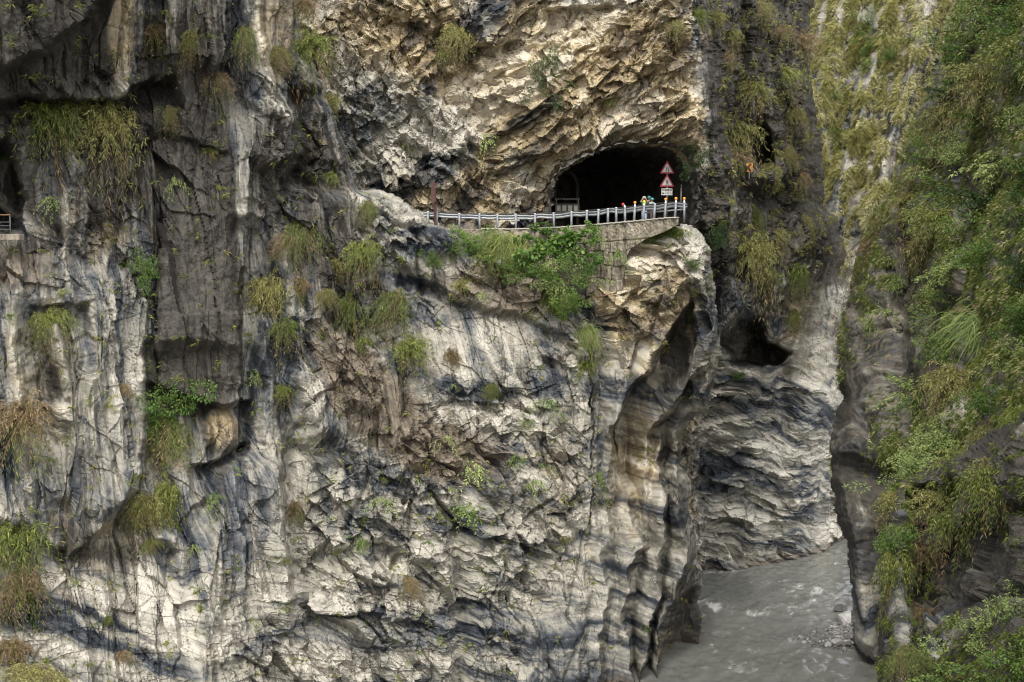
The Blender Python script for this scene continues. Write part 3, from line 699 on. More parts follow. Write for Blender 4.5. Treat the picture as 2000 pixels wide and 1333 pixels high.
def A_right(u, v, a, b, d):
    sm = sstep(860, 900, v) * (1 - sstep(1720, 1740, u))
    dark = 0.42 + sm * (0.26 - blobs(u, v, [(1670, 1230, 40, 90, 0.55)])) + blobs(u, v, [(1650, 760, 26, 80, 0.5), (1770, 480, 40, 90, 0.3), (1810, 740, 50, 60, 0.4)])  # slab by the river darkened in colour to stand for its shade
    pale = 0.30 - 0.1 * sm
    moss = 0.24 * (1 - sm) * (1 - blobs(u, v, [(1720, 720, 70, 160, 1.0)])) - 0.06
    return dict(strata=b - 0.25 * a + 1.2 * fbm(a * 0.2, b * 0.2, 371, 3), streak=a + 0.8 * fbm(a * 0.15, b * 0.10, 373, 3), alt=b, tan=0.08 + 0 * u, dark=dark, pale=pale, vert=0.4 * (1 - sm), soil=0.52 * (1 - sm), moss=moss, bandy=0.5 * sm)
grid_layer('right_cliff', POLY_RIGHT, Y_right, D_right, A_right, 2.5, (7.0, 8.0), 5.0, seed=400)

POLY_FRONT = [(1722, 962), (1716, 1020), (1724, 1100), (1716, 1200), (1712, 1300), (1712, 1560), (2480, 1560), (2480, 660), (2000, 800), (1900, 862), (1820, 905), (1760, 935)]
def Y_front(u, v):
    Y = table(u, v, [1700, 1800, 1900, 2000, 2260, 2480], [700, 950, 1150, 1330, 1560], [[60, 58, 56, 52, 44, 38], [58, 56, 53, 49, 42, 36], [56, 54, 51, 47, 40, 35], [54, 51, 48, 44, 38, 33], [50, 47, 44, 41, 36, 32]])
    Y = Y + edgeR(u, v, [(960, 1775), (1100, 1770), (1330, 1780)], 3.0, 10, 30, 120) + ridge(u, v, [(960, 1860), (1080, 1855)], 1.0, 14)
    Y = Y + lip(u, v, [(1780, 1080), (1860, 1060), (1920, 980), (2100, 960)], 2.0, 20, 140) - lip(u, v, [(1760, 1180), (1900, 1180), (2100, 1130)], 1.2, 40, 400)
    return Y
def D_front(u, v, a, b):
    wa = a + 0.5 * fbm(a * 0.3, b * 0.2, 421, 3); wb = b + 0.4 * fbm(a * 0.3 + 7, b * 0.3, 422, 2)
    return 0.45 * ridged(wa * 0.5, wb * 0.15, 431, 4, 0.55) + 0.5 * facet(wa * 0.6, wb * 0.5, 441, 0.6, 0.8) + 0.28 * facet(wa * 1.7, wb * 1.3, 442, 0.4, 0.4) + 0.12 * fbm(a * 1.6, b * 1.6, 452, 4, 0.6) + 0.12 * facet(wa * 4, wb * 3.2, 443, 0.6, 0.5)
def A_front(u, v, a, b, d):
    return dict(strata=b - 0.25 * a, streak=a + 0.5 * fbm(a * 0.3, b * 0.2, 473, 3), alt=b, tan=0.12 + 0 * u, dark=0.80 - blobs(u, v, [(1800, 1250, 60, 60, 0.3), (1840, 1000, 80, 60, 0.3), (1760, 1150, 30, 160, 0.2)]), pale=0.4, vert=0.6, soil=0.34 + 0 * u, moss=0.05 + 0 * u)
grid_layer('foreground_cliff', POLY_FRONT, Y_front, D_front, A_front, 2.5, (6.0, 8.0), 5.0, seed=500)
# ------------------------------------------------------------------ road, wall, tunnel
# outer road edge (top of the wall), photo u -> (v, Y)
EDGE = [(700, 441, 81.2), (838, 443, 80.8), (900, 447, 80.5), (1000, 449, 80.2), (1080, 446, 80.0), (1140, 442, 79.4), (1200, 437, 78.4), (1260, 431.5, 77.0), (1310, 426.5, 75.6), (1342, 427, 74.8)]
def edge_pt(u):
    return pv(u, float(np.interp(u, [e[0] for e in EDGE], [e[1] for e in EDGE])), float(np.interp(u, [e[0] for e in EDGE], [e[2] for e in EDGE])))

M_ASPH = plain('asphalt', (0.055, 0.054, 0.052), 0.9, 0, 0.25, 9)
def road():
    us = np.linspace(690, 1342, 60)
    V = []; F = []
    for i, u in enumerate(us):
        p = edge_pt(u)
        for k, d in enumerate([0.25, 3, 6, 10, 16, 24, 34]):
            V.append((p.x * (1 + 0.0 * d) - 0.02 * d, p.y + d, p.z - 0.02 - 0.002 * d))
    for i in range(len(us) - 1):
        for k in range(6):
            a = i * 7 + k
            F.append((a, a + 1, a + 8, a + 7))
    tag(mesh_np('road', V, F, M_ASPH), kind='structure')
road()

def wall_material():
    t = NT('cast_concrete')
    pos = t.pos()
    sx = t.n('ShaderNodeSeparateXYZ'); t.put(sx.inputs[0], pos)
    st = t.noise(t.vec(t.math('MULTIPLY', sx.outputs[0], 2.2), t.math('MULTIPLY', sx.outputs[2], 0.25), 0.0), 1.6, 6, 0.7)
    fn = t.noise(pos, 5.0, 8, 0.7)
    c = t.ramp(t.math('ADD', t.math('MULTIPLY', st, 0.65), t.math('MULTIPLY', fn, 0.35)), [(0.36, (0.055, 0.048, 0.034)), (0.46, (0.19, 0.165, 0.12)), (0.58, (0.30, 0.265, 0.205)), (0.70, (0.42, 0.39, 0.32))])
    t.put(t.b.inputs['Base Color'], c); t.b.inputs['Roughness'].default_value = 0.85
    t.bump(fn, 0.5, 0.05)
    return t.m
M_CONC = wall_material()

def retaining_wall():
    root = thing('retaining_wall', 'old stained concrete retaining wall with blocky lower courses holding up the road', 'wall', edge_pt(1160) + Vector((0, 0.5, -4)))
    inv = Vector(root.location)
    us = np.arange(834, 1326, 1.0)
    top = [edge_pt(u) for u in us]
    vb = np.interp(us, [834, 930, 1000, 1100, 1140, 1216, 1222, 1232, 1260, 1300, 1325], [462, 500, 535, 565, 580, 566, 505, 486, 468, 452, 438])
    nr = 110
    V = []
    for i, u in enumerate(us):
        p = top[i]
        vt = float(np.interp(u, [e[0] for e in EDGE], [e[1] for e in EDGE]))
        for k in range(nr):
            t = k / (nr - 1)
            v = vt + t * (vb[i] - vt)
            h = (v - vt)
            col = math.floor((u + 5 * math.sin(u / 9.0)) / 15.0 + 0.37 * math.floor((h + 4 * math.sin(u / 13.0)) / 27)); row = math.floor((h + 4 * math.sin(u / 13.0)) / 27)
            hh = int(_hash(np.array([col]), np.array([row]), 3)[0])
            fu = ((u + 5 * math.sin(u / 9.0)) / 15.0 + 0.37 * row) % 1.0; fh = ((h + 4 * math.sin(u / 13.0)) / 27) % 1.0
            blk = 1.0 if h > 36 and u > 1130 else 0.06
            off = -0.22 * blk * ((hh & 255) / 255.0) + 0.14 * blk * max(0, 1 - min(fu, 1 - fu) * 8) + 0.09 * blk * max(0, 1 - min(fh, 1 - fh) * 14)
            off += 0.10 if h > 33 and h < 36 else 0.0
            q = pv(u, v, p.y + off + 0.0)
            V.append(q - inv)
        V.append(Vector((p.x, p.y + 0.55, p.z)) - inv)
    V = np.array([tuple(x) for x in V])
    n1 = nr + 1
    # small surface roughness
    nz = 2.0 * fbm(V[:, 0] * 2, V[:, 2] * 1.0, 77, 4, 0.6)
    V[:, 1] += 0.05 * nz + 0.03 * fbm(V[:, 0] * 7, V[:, 2] * 5, 78, 2)
    F = []
    for i in range(len(us) - 1):
        for k in range(nr - 1):
            a = i * n1 + k
            F.append((a, a + 1, a + n1 + 1, a + n1))
        F.append((i * n1 + nr, i * n1, (i + 1) * n1, (i + 1) * n1 + nr))
    mesh_np('wall_face', V, np.array(F)[:, ::-1], M_CONC, smooth=False, parent=root)
    # thin pale coping along the top edge
    bm = bmesh.new()
    for u0, u1 in zip(range(940, 1316, 12), range(952, 1328, 12)):
        a = edge_pt(u0) - inv; b = edge_pt(u1) - inv
        d = b - a
        bx(bm, (a.x + b.x) / 2, (a.y + b.y) / 2 + 0.10, (a.z + b.z) / 2 + 0.035, d.length + 0.01, 0.34, 0.07, math.atan2(d.y, d.x), 0.012)
    bm_obj('coping', bm, plain('pale_concrete', (0.46, 0.43, 0.36), 0.9, 0, 0.25, 8), root)
    bm = bmesh.new()
    for (u, v, L, rz, tilt) in [(1180, 577, 1.6, 0.1, 0.18), (1205, 571, 1.3, -0.15, 0.34), (1166, 580, 0.9, 0.3, -0.1)]:
        c = pv(u, v, 78.2) - inv
        M = Matrix.Translation(c) @ Matrix.Rotation(rz, 4, 'Z') @ Matrix.Rotation(-tilt, 4, 'Y') @ Matrix.Diagonal((L, 0.35, 0.05, 1))
        bmesh.ops.create_cube(bm, size=1.0, matrix=M)
    bm_obj('broken_board', bm, plain('rotten_board', (0.13, 0.075, 0.05), 0.9, 0, 0.4, 5), root)
retaining_wall()

def tunnel():
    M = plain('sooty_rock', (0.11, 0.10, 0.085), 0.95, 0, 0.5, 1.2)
    pts = [(1072, 470)] + [(x + (3 if x > 1200 else -3), y - 3) for x, y in HOLE[1:-1]] + [(1345, 470)]
    # resample outline
    pu = np.array(pts, float)
    L = np.concatenate([[0], np.cumsum(np.hypot(*np.diff(pu, axis=0).T))])
    s = np.linspace(0, L[-1], 120)
    ou = np.interp(s, L, pu[:, 0]); ov = np.interp(s, L, pu[:, 1])
    base = P(ou, ov, np.full(120, 87.0))
    cx = base[:, 0].mean(); rows = []
    for k in range(40):
        t = k / 39.0
        q = base.copy()
        g = 1.0 + 0.10 * math.sin(t * 3.1)
        q[:, 0] = cx + (q[:, 0] - cx) * g - 9.0 * t * t
        q[:, 2] = 28.5 + (q[:, 2] - 28.5) * (1.0 + 0.06 * math.sin(t * 3.1))
        q[:, 1] = 84.2 + 32 * t
        n = fbm(s / 16, np.full(120, t * 22.0), 88, 4, 0.6)
        q[:, 0] += 0.30 * n; q[:, 2] += 0.30 * fbm(s / 16, np.full(120, t * 22.0), 98, 4, 0.6)
        rows.append(q)
    V = np.concatenate(rows)
    F = [(k * 120 + i, k * 120 + i + 1, (k + 1) * 120 + i + 1, (k + 1) * 120 + i) for k in range(39) for i in range(119)]
    V = np.concatenate([V, [[cx - 9, 116.2, 29.5]]])
    F += [(39 * 120 + i, 39 * 120 + i + 1, len(V) - 1, len(V) - 1) for i in range(119)]
    me = bpy.data.meshes.new('tunnel_bore')
    me.from_pydata([tuple(x) for x in V], [], [f if f[2] != f[3] else f[:3] for f in F]); me.materials.append(M)
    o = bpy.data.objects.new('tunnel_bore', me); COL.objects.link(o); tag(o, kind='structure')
tunnel()

def tunnel_lining():
    # plastered arch of the side gallery just inside the left jamb
    bm = bmesh.new(); n = 24
    def ring(r, y):
        out = []
        for k in range(n + 1):
            t = math.pi * k / n
            out.append(bm.verts.new((math.cos(t) * 0.95 * r, y, 2.0 + math.sin(t) * 1.25 * r)))
        return [bm.verts.new((0.95 * r, y, -1.2))] + out + [bm.verts.new((-0.95 * r, y, -1.2))]
    A = ring(1.0, 0); B = ring(0.78, 0.0); C = ring(0.78, 1.6); D = ring(0.30, 1.65)
    for X, Y_ in ((A, B), (B, C), (C, D)):
        for k in range(len(X) - 1): bm.faces.new((X[k], X[k + 1], Y_[k + 1], Y_[k]))
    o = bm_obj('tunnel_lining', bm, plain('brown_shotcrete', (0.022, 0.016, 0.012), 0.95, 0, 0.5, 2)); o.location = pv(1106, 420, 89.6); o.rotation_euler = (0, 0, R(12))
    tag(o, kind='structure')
tunnel_lining()

def tunnel_barrier():
    root = thing('tunnel_barrier', 'low concrete barrier with pale panels inside the left side of the tunnel mouth', 'barrier', pv(1108, 416, 89.0))
    w = 1.75
    bm = bmesh.new()
    bx(bm, 0, 0, 0.60, w, 0.16, 0.10, 0, 0.01); bx(bm, 0, 0, 0.06, w, 0.18, 0.12, 0, 0.01)
    for k in range(5): bx(bm, -w / 2 + 0.05 + k * (w - 0.1) / 4, 0, 0.30, 0.09, 0.14, 0.5)
    bm_obj('frame', bm, plain('dark_concrete', (0.10, 0.095, 0.085), 0.9), root)
    mp = plain('pale_panel', (0.50, 0.48, 0.41), 0.8)
    for k in range(4):
        bm = bmesh.new(); bx(bm, -w / 2 + 0.05 + (k + 0.5) * (w - 0.1) / 4, 0.02, 0.335, 0.29, 0.05, 0.42)
        bm_obj('panel', bm, mp, root)
    bm = bmesh.new(); bx(bm, 0, -0.05, 0.98, w, 0.05, 0.05); 
    for k in (-1, 1): bx(bm, k * w * 0.45, -0.05, 0.8, 0.05, 0.05, 0.36)
    bm_obj('handrail', bm, plain('grey_steel', (0.2, 0.2, 0.19), 0.5), root)
tunnel_barrier()

# ------------------------------------------------------------------ guardrail
def galv():
    t = NT('galvanised_steel')
    pos = t.pos()
    n = t.noise(pos, 1.3, 6, 0.65)
    at = t.attr('dark_tone')
    c = t.mix(t.step(t.math('ADD', at, t.math('MULTIPLY', t.math('SUBTRACT', n, 0.5), 0.7)), 0.3, 0.8), t.ramp(n, [(0.3, (0.17, 0.18, 0.19)), (0.7, (0.36, 0.38, 0.39))]), (0.045, 0.045, 0.04))
    t.put(t.b.inputs['Base Color'], c); t.b.inputs['Metallic'].default_value = 0.35; t.b.inputs['Roughness'].default_value = 0.45
    return t.m
M_GALV = galv()
M_POST = plain('painted_grey_steel', (0.20, 0.215, 0.235), 0.5, 0.2, 0.2, 4)
M_CAP = plain('pale_post_cap', (0.62, 0.63, 0.63), 0.5)
M_ORANGE = plain('orange_reflector', (0.65, 0.27, 0.03), 0.35)
M_YELLOW = plain('yellow_reflector', (0.80, 0.55, 0.05), 0.35)
M_WHITE = plain('white_plastic', (0.75, 0.74, 0.70), 0.4)
M_RED = plain('red_plastic', (0.45, 0.05, 0.04), 0.4)

POSTS = [836, 853, 897, 937, 972, 1008, 1045, 1082, 1116, 1146, 1168, 1187, 1204, 1221, 1238, 1256, 1277, 1298, 1318, 1337]
def guardrail():
    base = edge_pt(1082)
    root = thing('guardrail', 'dented grey steel guardrail on round posts along the road edge in front of the tunnel', 'guardrail', base)
    o3 = Vector(base)
    refl = {1221: M_RED, 1238: M_ORANGE, 1256: M_YELLOW, 1298: M_ORANGE, 1318: M_ORANGE, 1337: M_ORANGE}
    for i, u in enumerate(POSTS):
        p = edge_pt(u) - o3 + Vector((0, 0.08, 0))
        lean = Vector((random.uniform(-.03, .03), random.uniform(-.03, .03), 0))
        if u > 1230: lean = Vector((0.07 if u != 1337 else -0.02, 0, 0))
        bm = bmesh.new(); tube(bm, p + Vector((0, 0, -0.25)), p + lean + Vector((0, 0, 0.97)), 0.075, 0.075, 14)
        po = bm_obj('post', bm, M_POST, root, True)
        bm = bmesh.new(); tube(bm, p + lean + Vector((0, 0, 0.965)), p + lean + Vector((0, 0, 1.0)), 0.082, 0.065, 14)
        bm_obj('cap', bm, M_CAP, po)
        if u in refl:
            q = p + lean + Vector((0, 0, 1.0))
            dx = Vector((-0.12, 0, 0)) if u == 1221 else Vector((0, 0, 0))
            bm = bmesh.new(); tube(bm, q, q + dx * 0.6 + Vector((0, 0, 0.13)), 0.05, 0.035, 10)
            bm_obj('reflector_neck', bm, M_WHITE, po)
            bm = bmesh.new(); ball(bm, q + dx + Vector((0, 0, 0.19 if u != 1221 else 0.14)), 0.095, 1, 0.6, 1)
            bm_obj('reflector', bm, refl[u], po, True)
    # W-beam: profile (out, z) swept along the posts on the road side
    prof = [(0.0, 0.86), (0.015, 0.845), (0.075, 0.815), (0.085, 0.77), (0.02, 0.725), (0.0, 0.70), (0.02, 0.675), (0.085, 0.63), (0.075, 0.585), (0.015, 0.555), (0.0, 0.54)]
    us = np.arange(826, 1339, 1.5)
    pts = [edge_pt(u) - o3 for u in us]
    V = []; G = []
    for i, u in enumerate(us):
        a = pts[max(0, i - 2)]; b = pts[min(len(us) - 1, i + 2)]
        t = (b - a).normalized(); n = Vector((-t.y, t.x, 0)).normalized()
        sag = 0.05 * float(fbm(np.array([u / 30.0]), np.array([0.0]), 12, 3)[0]) - 0.03 * math.sin(u / 11.3) * (1 if 1060 < u < 1220 else 0.3)
        tw = 0.05 * float(fbm(np.array([u / 22.0]), np.array([5.0]), 13, 3)[0])
        for k, (d, z) in enumerate(prof):
            q = pts[i] + n * (0.30 - d + tw * (z - 0.6) * 3) + Vector((0, 0, z + sag + 0.09))
            V.append(q); G.append(0.85 if k < 2 else (0.15 if k not in (4, 5, 6) else 0.45))  # darker along the top edge, partly dark in the middle valley
    npf = len(prof)
    F = [(i * npf + k, i * npf + k + 1, (i + 1) * npf + k + 1, (i + 1) * npf + k) for i in range(len(us) - 1) for k in range(npf - 1)]
    mesh_np('rail_beam', [tuple(x) for x in V], F, M_GALV, {'dark_tone': G}, parent=root)
    # dark upper rail flange behind, and the thin second rail at the right end
    V = []; G = []
    for i, u in enumerate(us):
        z = 1.02 + 0.025 * float(fbm(np.array([u / 16.0]), np.array([9.0]), 14, 3)[0])
        for (d, dz) in [(0.42, 0.0), (0.40, -0.12), (0.48, -0.16)]:
            V.append(tuple(pts[i] + Vector((0, d, z + dz)))); G.append(1.0)
    F = [(i * 3 + k, i * 3 + k + 1, (i + 1) * 3 + k + 1, (i + 1) * 3 + k) for i in range(len(us) - 1) for k in range(2)]
    mesh_np('top_flange', V, F, M_GALV, {'dark_tone': G}, parent=root)
    bm = bmesh.new()
    a = edge_pt(1262) - o3 + Vector((0, 0.45, 0.50)); b = edge_pt(1336) - o3 + Vector((0, 0.45, 0.55))
    tube(bm, a, b, 0.045, 0.045, 10)
    bm_obj('lower_rail', bm, M_GALV, root, True)
guardrail()

# ------------------------------------------------------------------ signs
M_SRED = plain('sign_red', (0.42, 0.03, 0.035), 0.4, 0, 0.12, 5)
M_SWHITE = plain('sign_white', (0.72, 0.70, 0.66), 0.45, 0, 0.08, 5)
M_SBLACK = plain('sign_black', (0.02, 0.02, 0.02), 0.5)
M_PIPE = plain('galvanised_pipe', (0.42, 0.43, 0.42), 0.45, 0.4)

def poly_prism(bm, pts, y0, y1):
    """pts in x,z; extruded from y0 (front) to y1"""
    f = [bm.verts.new((x, y0, z)) for x, z in pts]; g = [bm.verts.new((x, y1, z)) for x, z in pts]
    n = len(pts)
    bm.faces.new(f); bm.faces.new(g[::-1])
    for i in range(n): bm.faces.new((f[i], g[i], g[(i + 1) % n], f[(i + 1) % n]))

def tri(cx, cz, w, r=0.06):
    h = w * 0.87
    A = [(cx - w / 2, cz - h / 3), (cx + w / 2, cz - h / 3), (cx, cz + 2 * h / 3)]
    out = []
    for i in range(3):
        p = Vector((*A[i], 0)); a = Vector((*A[i - 1], 0)); b = Vector((*A[(i + 1) % 3], 0))
        out += [(p + (a - p).normalized() * r), (p + (b - p).normalized() * r)]
    return [(p.x, p.y) for p in out]

def text_mesh(name, body, size, mat, parent, loc):
    cu = bpy.data.curves.new(name, 'FONT'); cu.body = body; cu.size = size; cu.align_x = 'CENTER'; cu.align_y = 'CENTER'; cu.extrude = 0.004; cu.offset = 0.003
    t = bpy.data.objects.new(name, cu); COL.objects.link(t)
    dg = bpy.context.evaluated_depsgraph_get()
    me = bpy.data.meshes.new_from_object(t.evaluated_get(dg))
    bpy.data.objects.remove(t)
    me.transform(Matrix.Rotation(math.pi / 2, 4, 'X')); me.materials.clear(); me.materials.append(mat)
    o = bpy.data.objects.new(name, me); COL.objects.link(o); o.parent = parent; o.location = loc
    return o

def road_sign():
    b = pv(1302, 424, 86.6)
    root = thing('road_sign', 'two red triangular warning signs over a white lettered plate on one pole', 'road sign', b, R(4))
    root.scale = (1.10,) * 3
    z = lambda v: (424 - v) / 2400 * 78.6    # metres before the root's scale
    bm = bmesh.new(); tube(bm, (0.02, 0.04, -0.1), (0.02, 0.04, z(318)), 0.035, 0.035, 12); bm_obj('pole', bm, M_PIPE, root, True)
    for v0, kind in ((332, 'narrow'), (357.5, 'walk')):
        cz = z(v0)
        bm = bmesh.new(); poly_prism(bm, tri(0, cz, 0.95), -0.012, 0.008)
        pl_ = bm_obj('warning_triangle', bm, M_SRED, root)
        bm = bmesh.new(); poly_prism(bm, tri(0, cz + 0.005, 0.66, 0.04), -0.018, -0.013)
        bm_obj('white_field', bm, M_SWHITE, pl_)
        bm = bmesh.new()
        if kind == 'narrow':
            poly_prism(bm, [(-0.085, cz - 0.15), (-0.035, cz - 0.15), (-0.035, cz + 0.14), (-0.085, cz + 0.14)], -0.024, -0.019)
            poly_prism(bm, [(0.06, cz - 0.15), (0.11, cz - 0.15), (0.11, cz - 0.02), (0.075, cz + 0.06), (0.075, cz + 0.14), (0.03, cz + 0.14), (0.03, cz + 0.04), (0.06, cz - 0.04)], -0.024, -0.019)
        else:
            D = -0.024; E = -0.019
            M = Matrix.Translation((0.0, (D + E) / 2, cz + 0.165)) @ Matrix.Rotation(math.pi / 2, 4, 'X')
            bmesh.ops.create_cone(bm, cap_ends=True, segments=12, radius1=0.036, radius2=0.036, depth=0.005, matrix=M)
            for q in ([(-0.04, 0.12), (0.04, 0.12), (0.035, -0.02), (-0.03, -0.02)], [(-0.04, 0.12), (-0.10, 0.03), (-0.085, 0.015), (-0.02, 0.09)], [(0.035, 0.12), (0.09, 0.02), (0.075, 0.01), (0.025, 0.07)],
                      [(-0.03, -0.021), (0.01, -0.021), (-0.06, -0.17), (-0.10, -0.17)], [(0.0, -0.021), (0.036, -0.021), (0.11, -0.16), (0.07, -0.17)]):
                poly_prism(bm, [(x, cz + y) for x, y in q], D, E)
        bm_obj('symbol', bm, M_SBLACK, pl_)
    cz = z(375.5)
    bm = bmesh.new(); bx(bm, 0, 0, cz, 0.70, 0.02, 0.43, 0, 0.004)
    pt = bm_obj('text_plate', bm, M_SWHITE, root)
    text_mesh('lettering', '隧道路段', 0.165, M_SBLACK, pt, (0, -0.016, cz + 0.095))
    text_mesh('lettering', '當心行人', 0.165, M_SBLACK, pt, (0, -0.016, cz - 0.10))
road_sign()

def thin_post():
    b = pv(1330, 404, 86.6)
    root = thing('thin_post', 'thin bare grey post standing in shade at the right side of the tunnel mouth', 'post', b)
    bm = bmesh.new(); tube(bm, (0, 0, -0.4), (0, 0, 1.5), 0.035, 0.03, 10); bm_obj('pole', bm, M_PIPE, root, True)
    bm = bmesh.new(); ball(bm, (0, 0, 1.5), 0.035); bm_obj('cap', bm, M_PIPE, root, True)
thin_post()

def rusty_post():
    b = pv(850, 437, 80.55)
    M = plain('rusty_red_brown_steel', (0.075, 0.032, 0.026), 0.8, 0, 0.4, 4)
    root = thing('rusty_post', 'dark red-brown steel post with a narrow panel at its top by the guardrail end', 'post', b)
    bm = bmesh.new()
    for x, w, d in ((-0.07, 0.02, 0.18), (0.07, 0.02, 0.18), (0, 0.12, 0.02)): bx(bm, x, 0, 0.9, w, d, 2.2)
    bm_obj('steel_column', bm, M, root)
    bm = bmesh.new(); bx(bm, -0.12, -0.12, 2.03, 0.24, 0.04, 1.35, 0, 0.006); bx(bm, 0.02, -0.10, 2.0, 0.05, 0.05, 1.2)
    bm_obj('panel', bm, M, root)
rusty_post()

def chevron_sign():
    b = pv(1463.5, 336, surf('tunnel_cliff', 1464, 340)[0].y - 0.5)
    root = thing('chevron_sign', 'small orange sign with a black arrow chevron in the dark opening of the far buttress', 'road sign', b, R(0))
    w, h = 0.50, 0.62
    bm = bmesh.new(); bx(bm, 0, 0, h / 2, w, 0.02, h, 0, 0.004); bm_obj('plate', bm, plain('sign_orange', (0.70, 0.26, 0.02), 0.4), root)
    bm = bmesh.new(); poly_prism(bm, [(-0.20, h / 2), (0.0, h - 0.03), (0.20, h - 0.03), (0.02, h / 2), (0.20, 0.03), (0.0, 0.03)], -0.018, -0.011)
    bm_obj('arrow', bm, M_SBLACK, root)
    bm = bmesh.new(); tube(bm, (0, 0.03, -0.5), (0, 0.03, h), 0.03); bm_obj('pole', bm, M_PIPE, root)
chevron_sign()

def gallery_fence():
    b = pv(0, 459, 67.6)
    root = thing('gallery_railing', 'dark railing with a rusty handrail in the shaded gallery opening in the left cliff', 'railing', b)
    s = 67.6 / 2400
    rb = plain('rusty_handrail', (0.22, 0.12, 0.055), 0.7, 0, 0.3, 5); dk = plain('dark_rail_steel', (0.13, 0.13, 0.12), 0.6)
    bm = bmesh.new(); tube(bm, (-3.5, 0, 38.5 * s), (21.5 * s, 0, 38.5 * s), 0.035); bm_obj('handrail', bm, rb, root, True)
    for v in (24.5, 17.5, 10.5):
        bm = bmesh.new(); tube(bm, (-3.5, 0, v * s), (20 * s, 0, v * s), 0.018); bm_obj('rail', bm, dk, root, True)
    for x in (20, -35, -90):
        bm = bmesh.new(); tube(bm, (x * s, 0.03, 0), (x * s, 0.03, 38 * s), 0.03); bm_obj('post', bm, dk, root, True)
    b2 = pv(0, 470, 67.4)
    k = thing('concrete_kerb', 'weathered concrete kerb under the dark railing at the left edge', 'kerb', b2)
    bm = bmesh.new(); bx(bm, -1.2, 0.35, 0.17, 4.5, 0.7, 0.34, 0, 0.03); bm_obj('kerb_beam', bm, M_CONC, k)
gallery_fence()

# ------------------------------------------------------------------ people
M_SKIN = plain('skin', (0.50, 0.32, 0.23), 0.5, 0, 0.06)
M_SHOE = plain('shoe_cloth', (.3, .29, .28), .7)
M_HAIR = plain('dark_hair', (0.02, 0.016, 0.013), 0.5)
def skinned(name, V, E, mat, parent, sub=1):
    """V: (x,y,z,r); skin modifier grown on a skeleton, baked to a mesh"""
    me = bpy.data.meshes.new(name)
    me.from_pydata([v[:3] for v in V], E, [])
    o = bpy.data.objects.new(name, me); COL.objects.link(o)
    m = o.modifiers.new('s', 'SKIN'); m.use_smooth_shade = True
    for i, d in enumerate(me.skin_vertices[0].data):
        r = V[i][3]; d.radius = (r, r) if not isinstance(r, tuple) else r
        d.use_root = (i == 0)
    o.modifiers.new('d', 'SUBSURF').levels = sub
    dg = bpy.context.evaluated_depsgraph_get()
    nm = bpy.data.meshes.new_from_object(o.evaluated_get(dg))
    bpy.data.objects.remove(o); nm.name = name
    nm.materials.clear(); nm.materials.append(mat)
    nm.polygons.foreach_set('use_smooth', [True] * len(nm.polygons))
    r = bpy.data.objects.new(name, nm); COL.objects.link(r); r.parent = parent
    return r

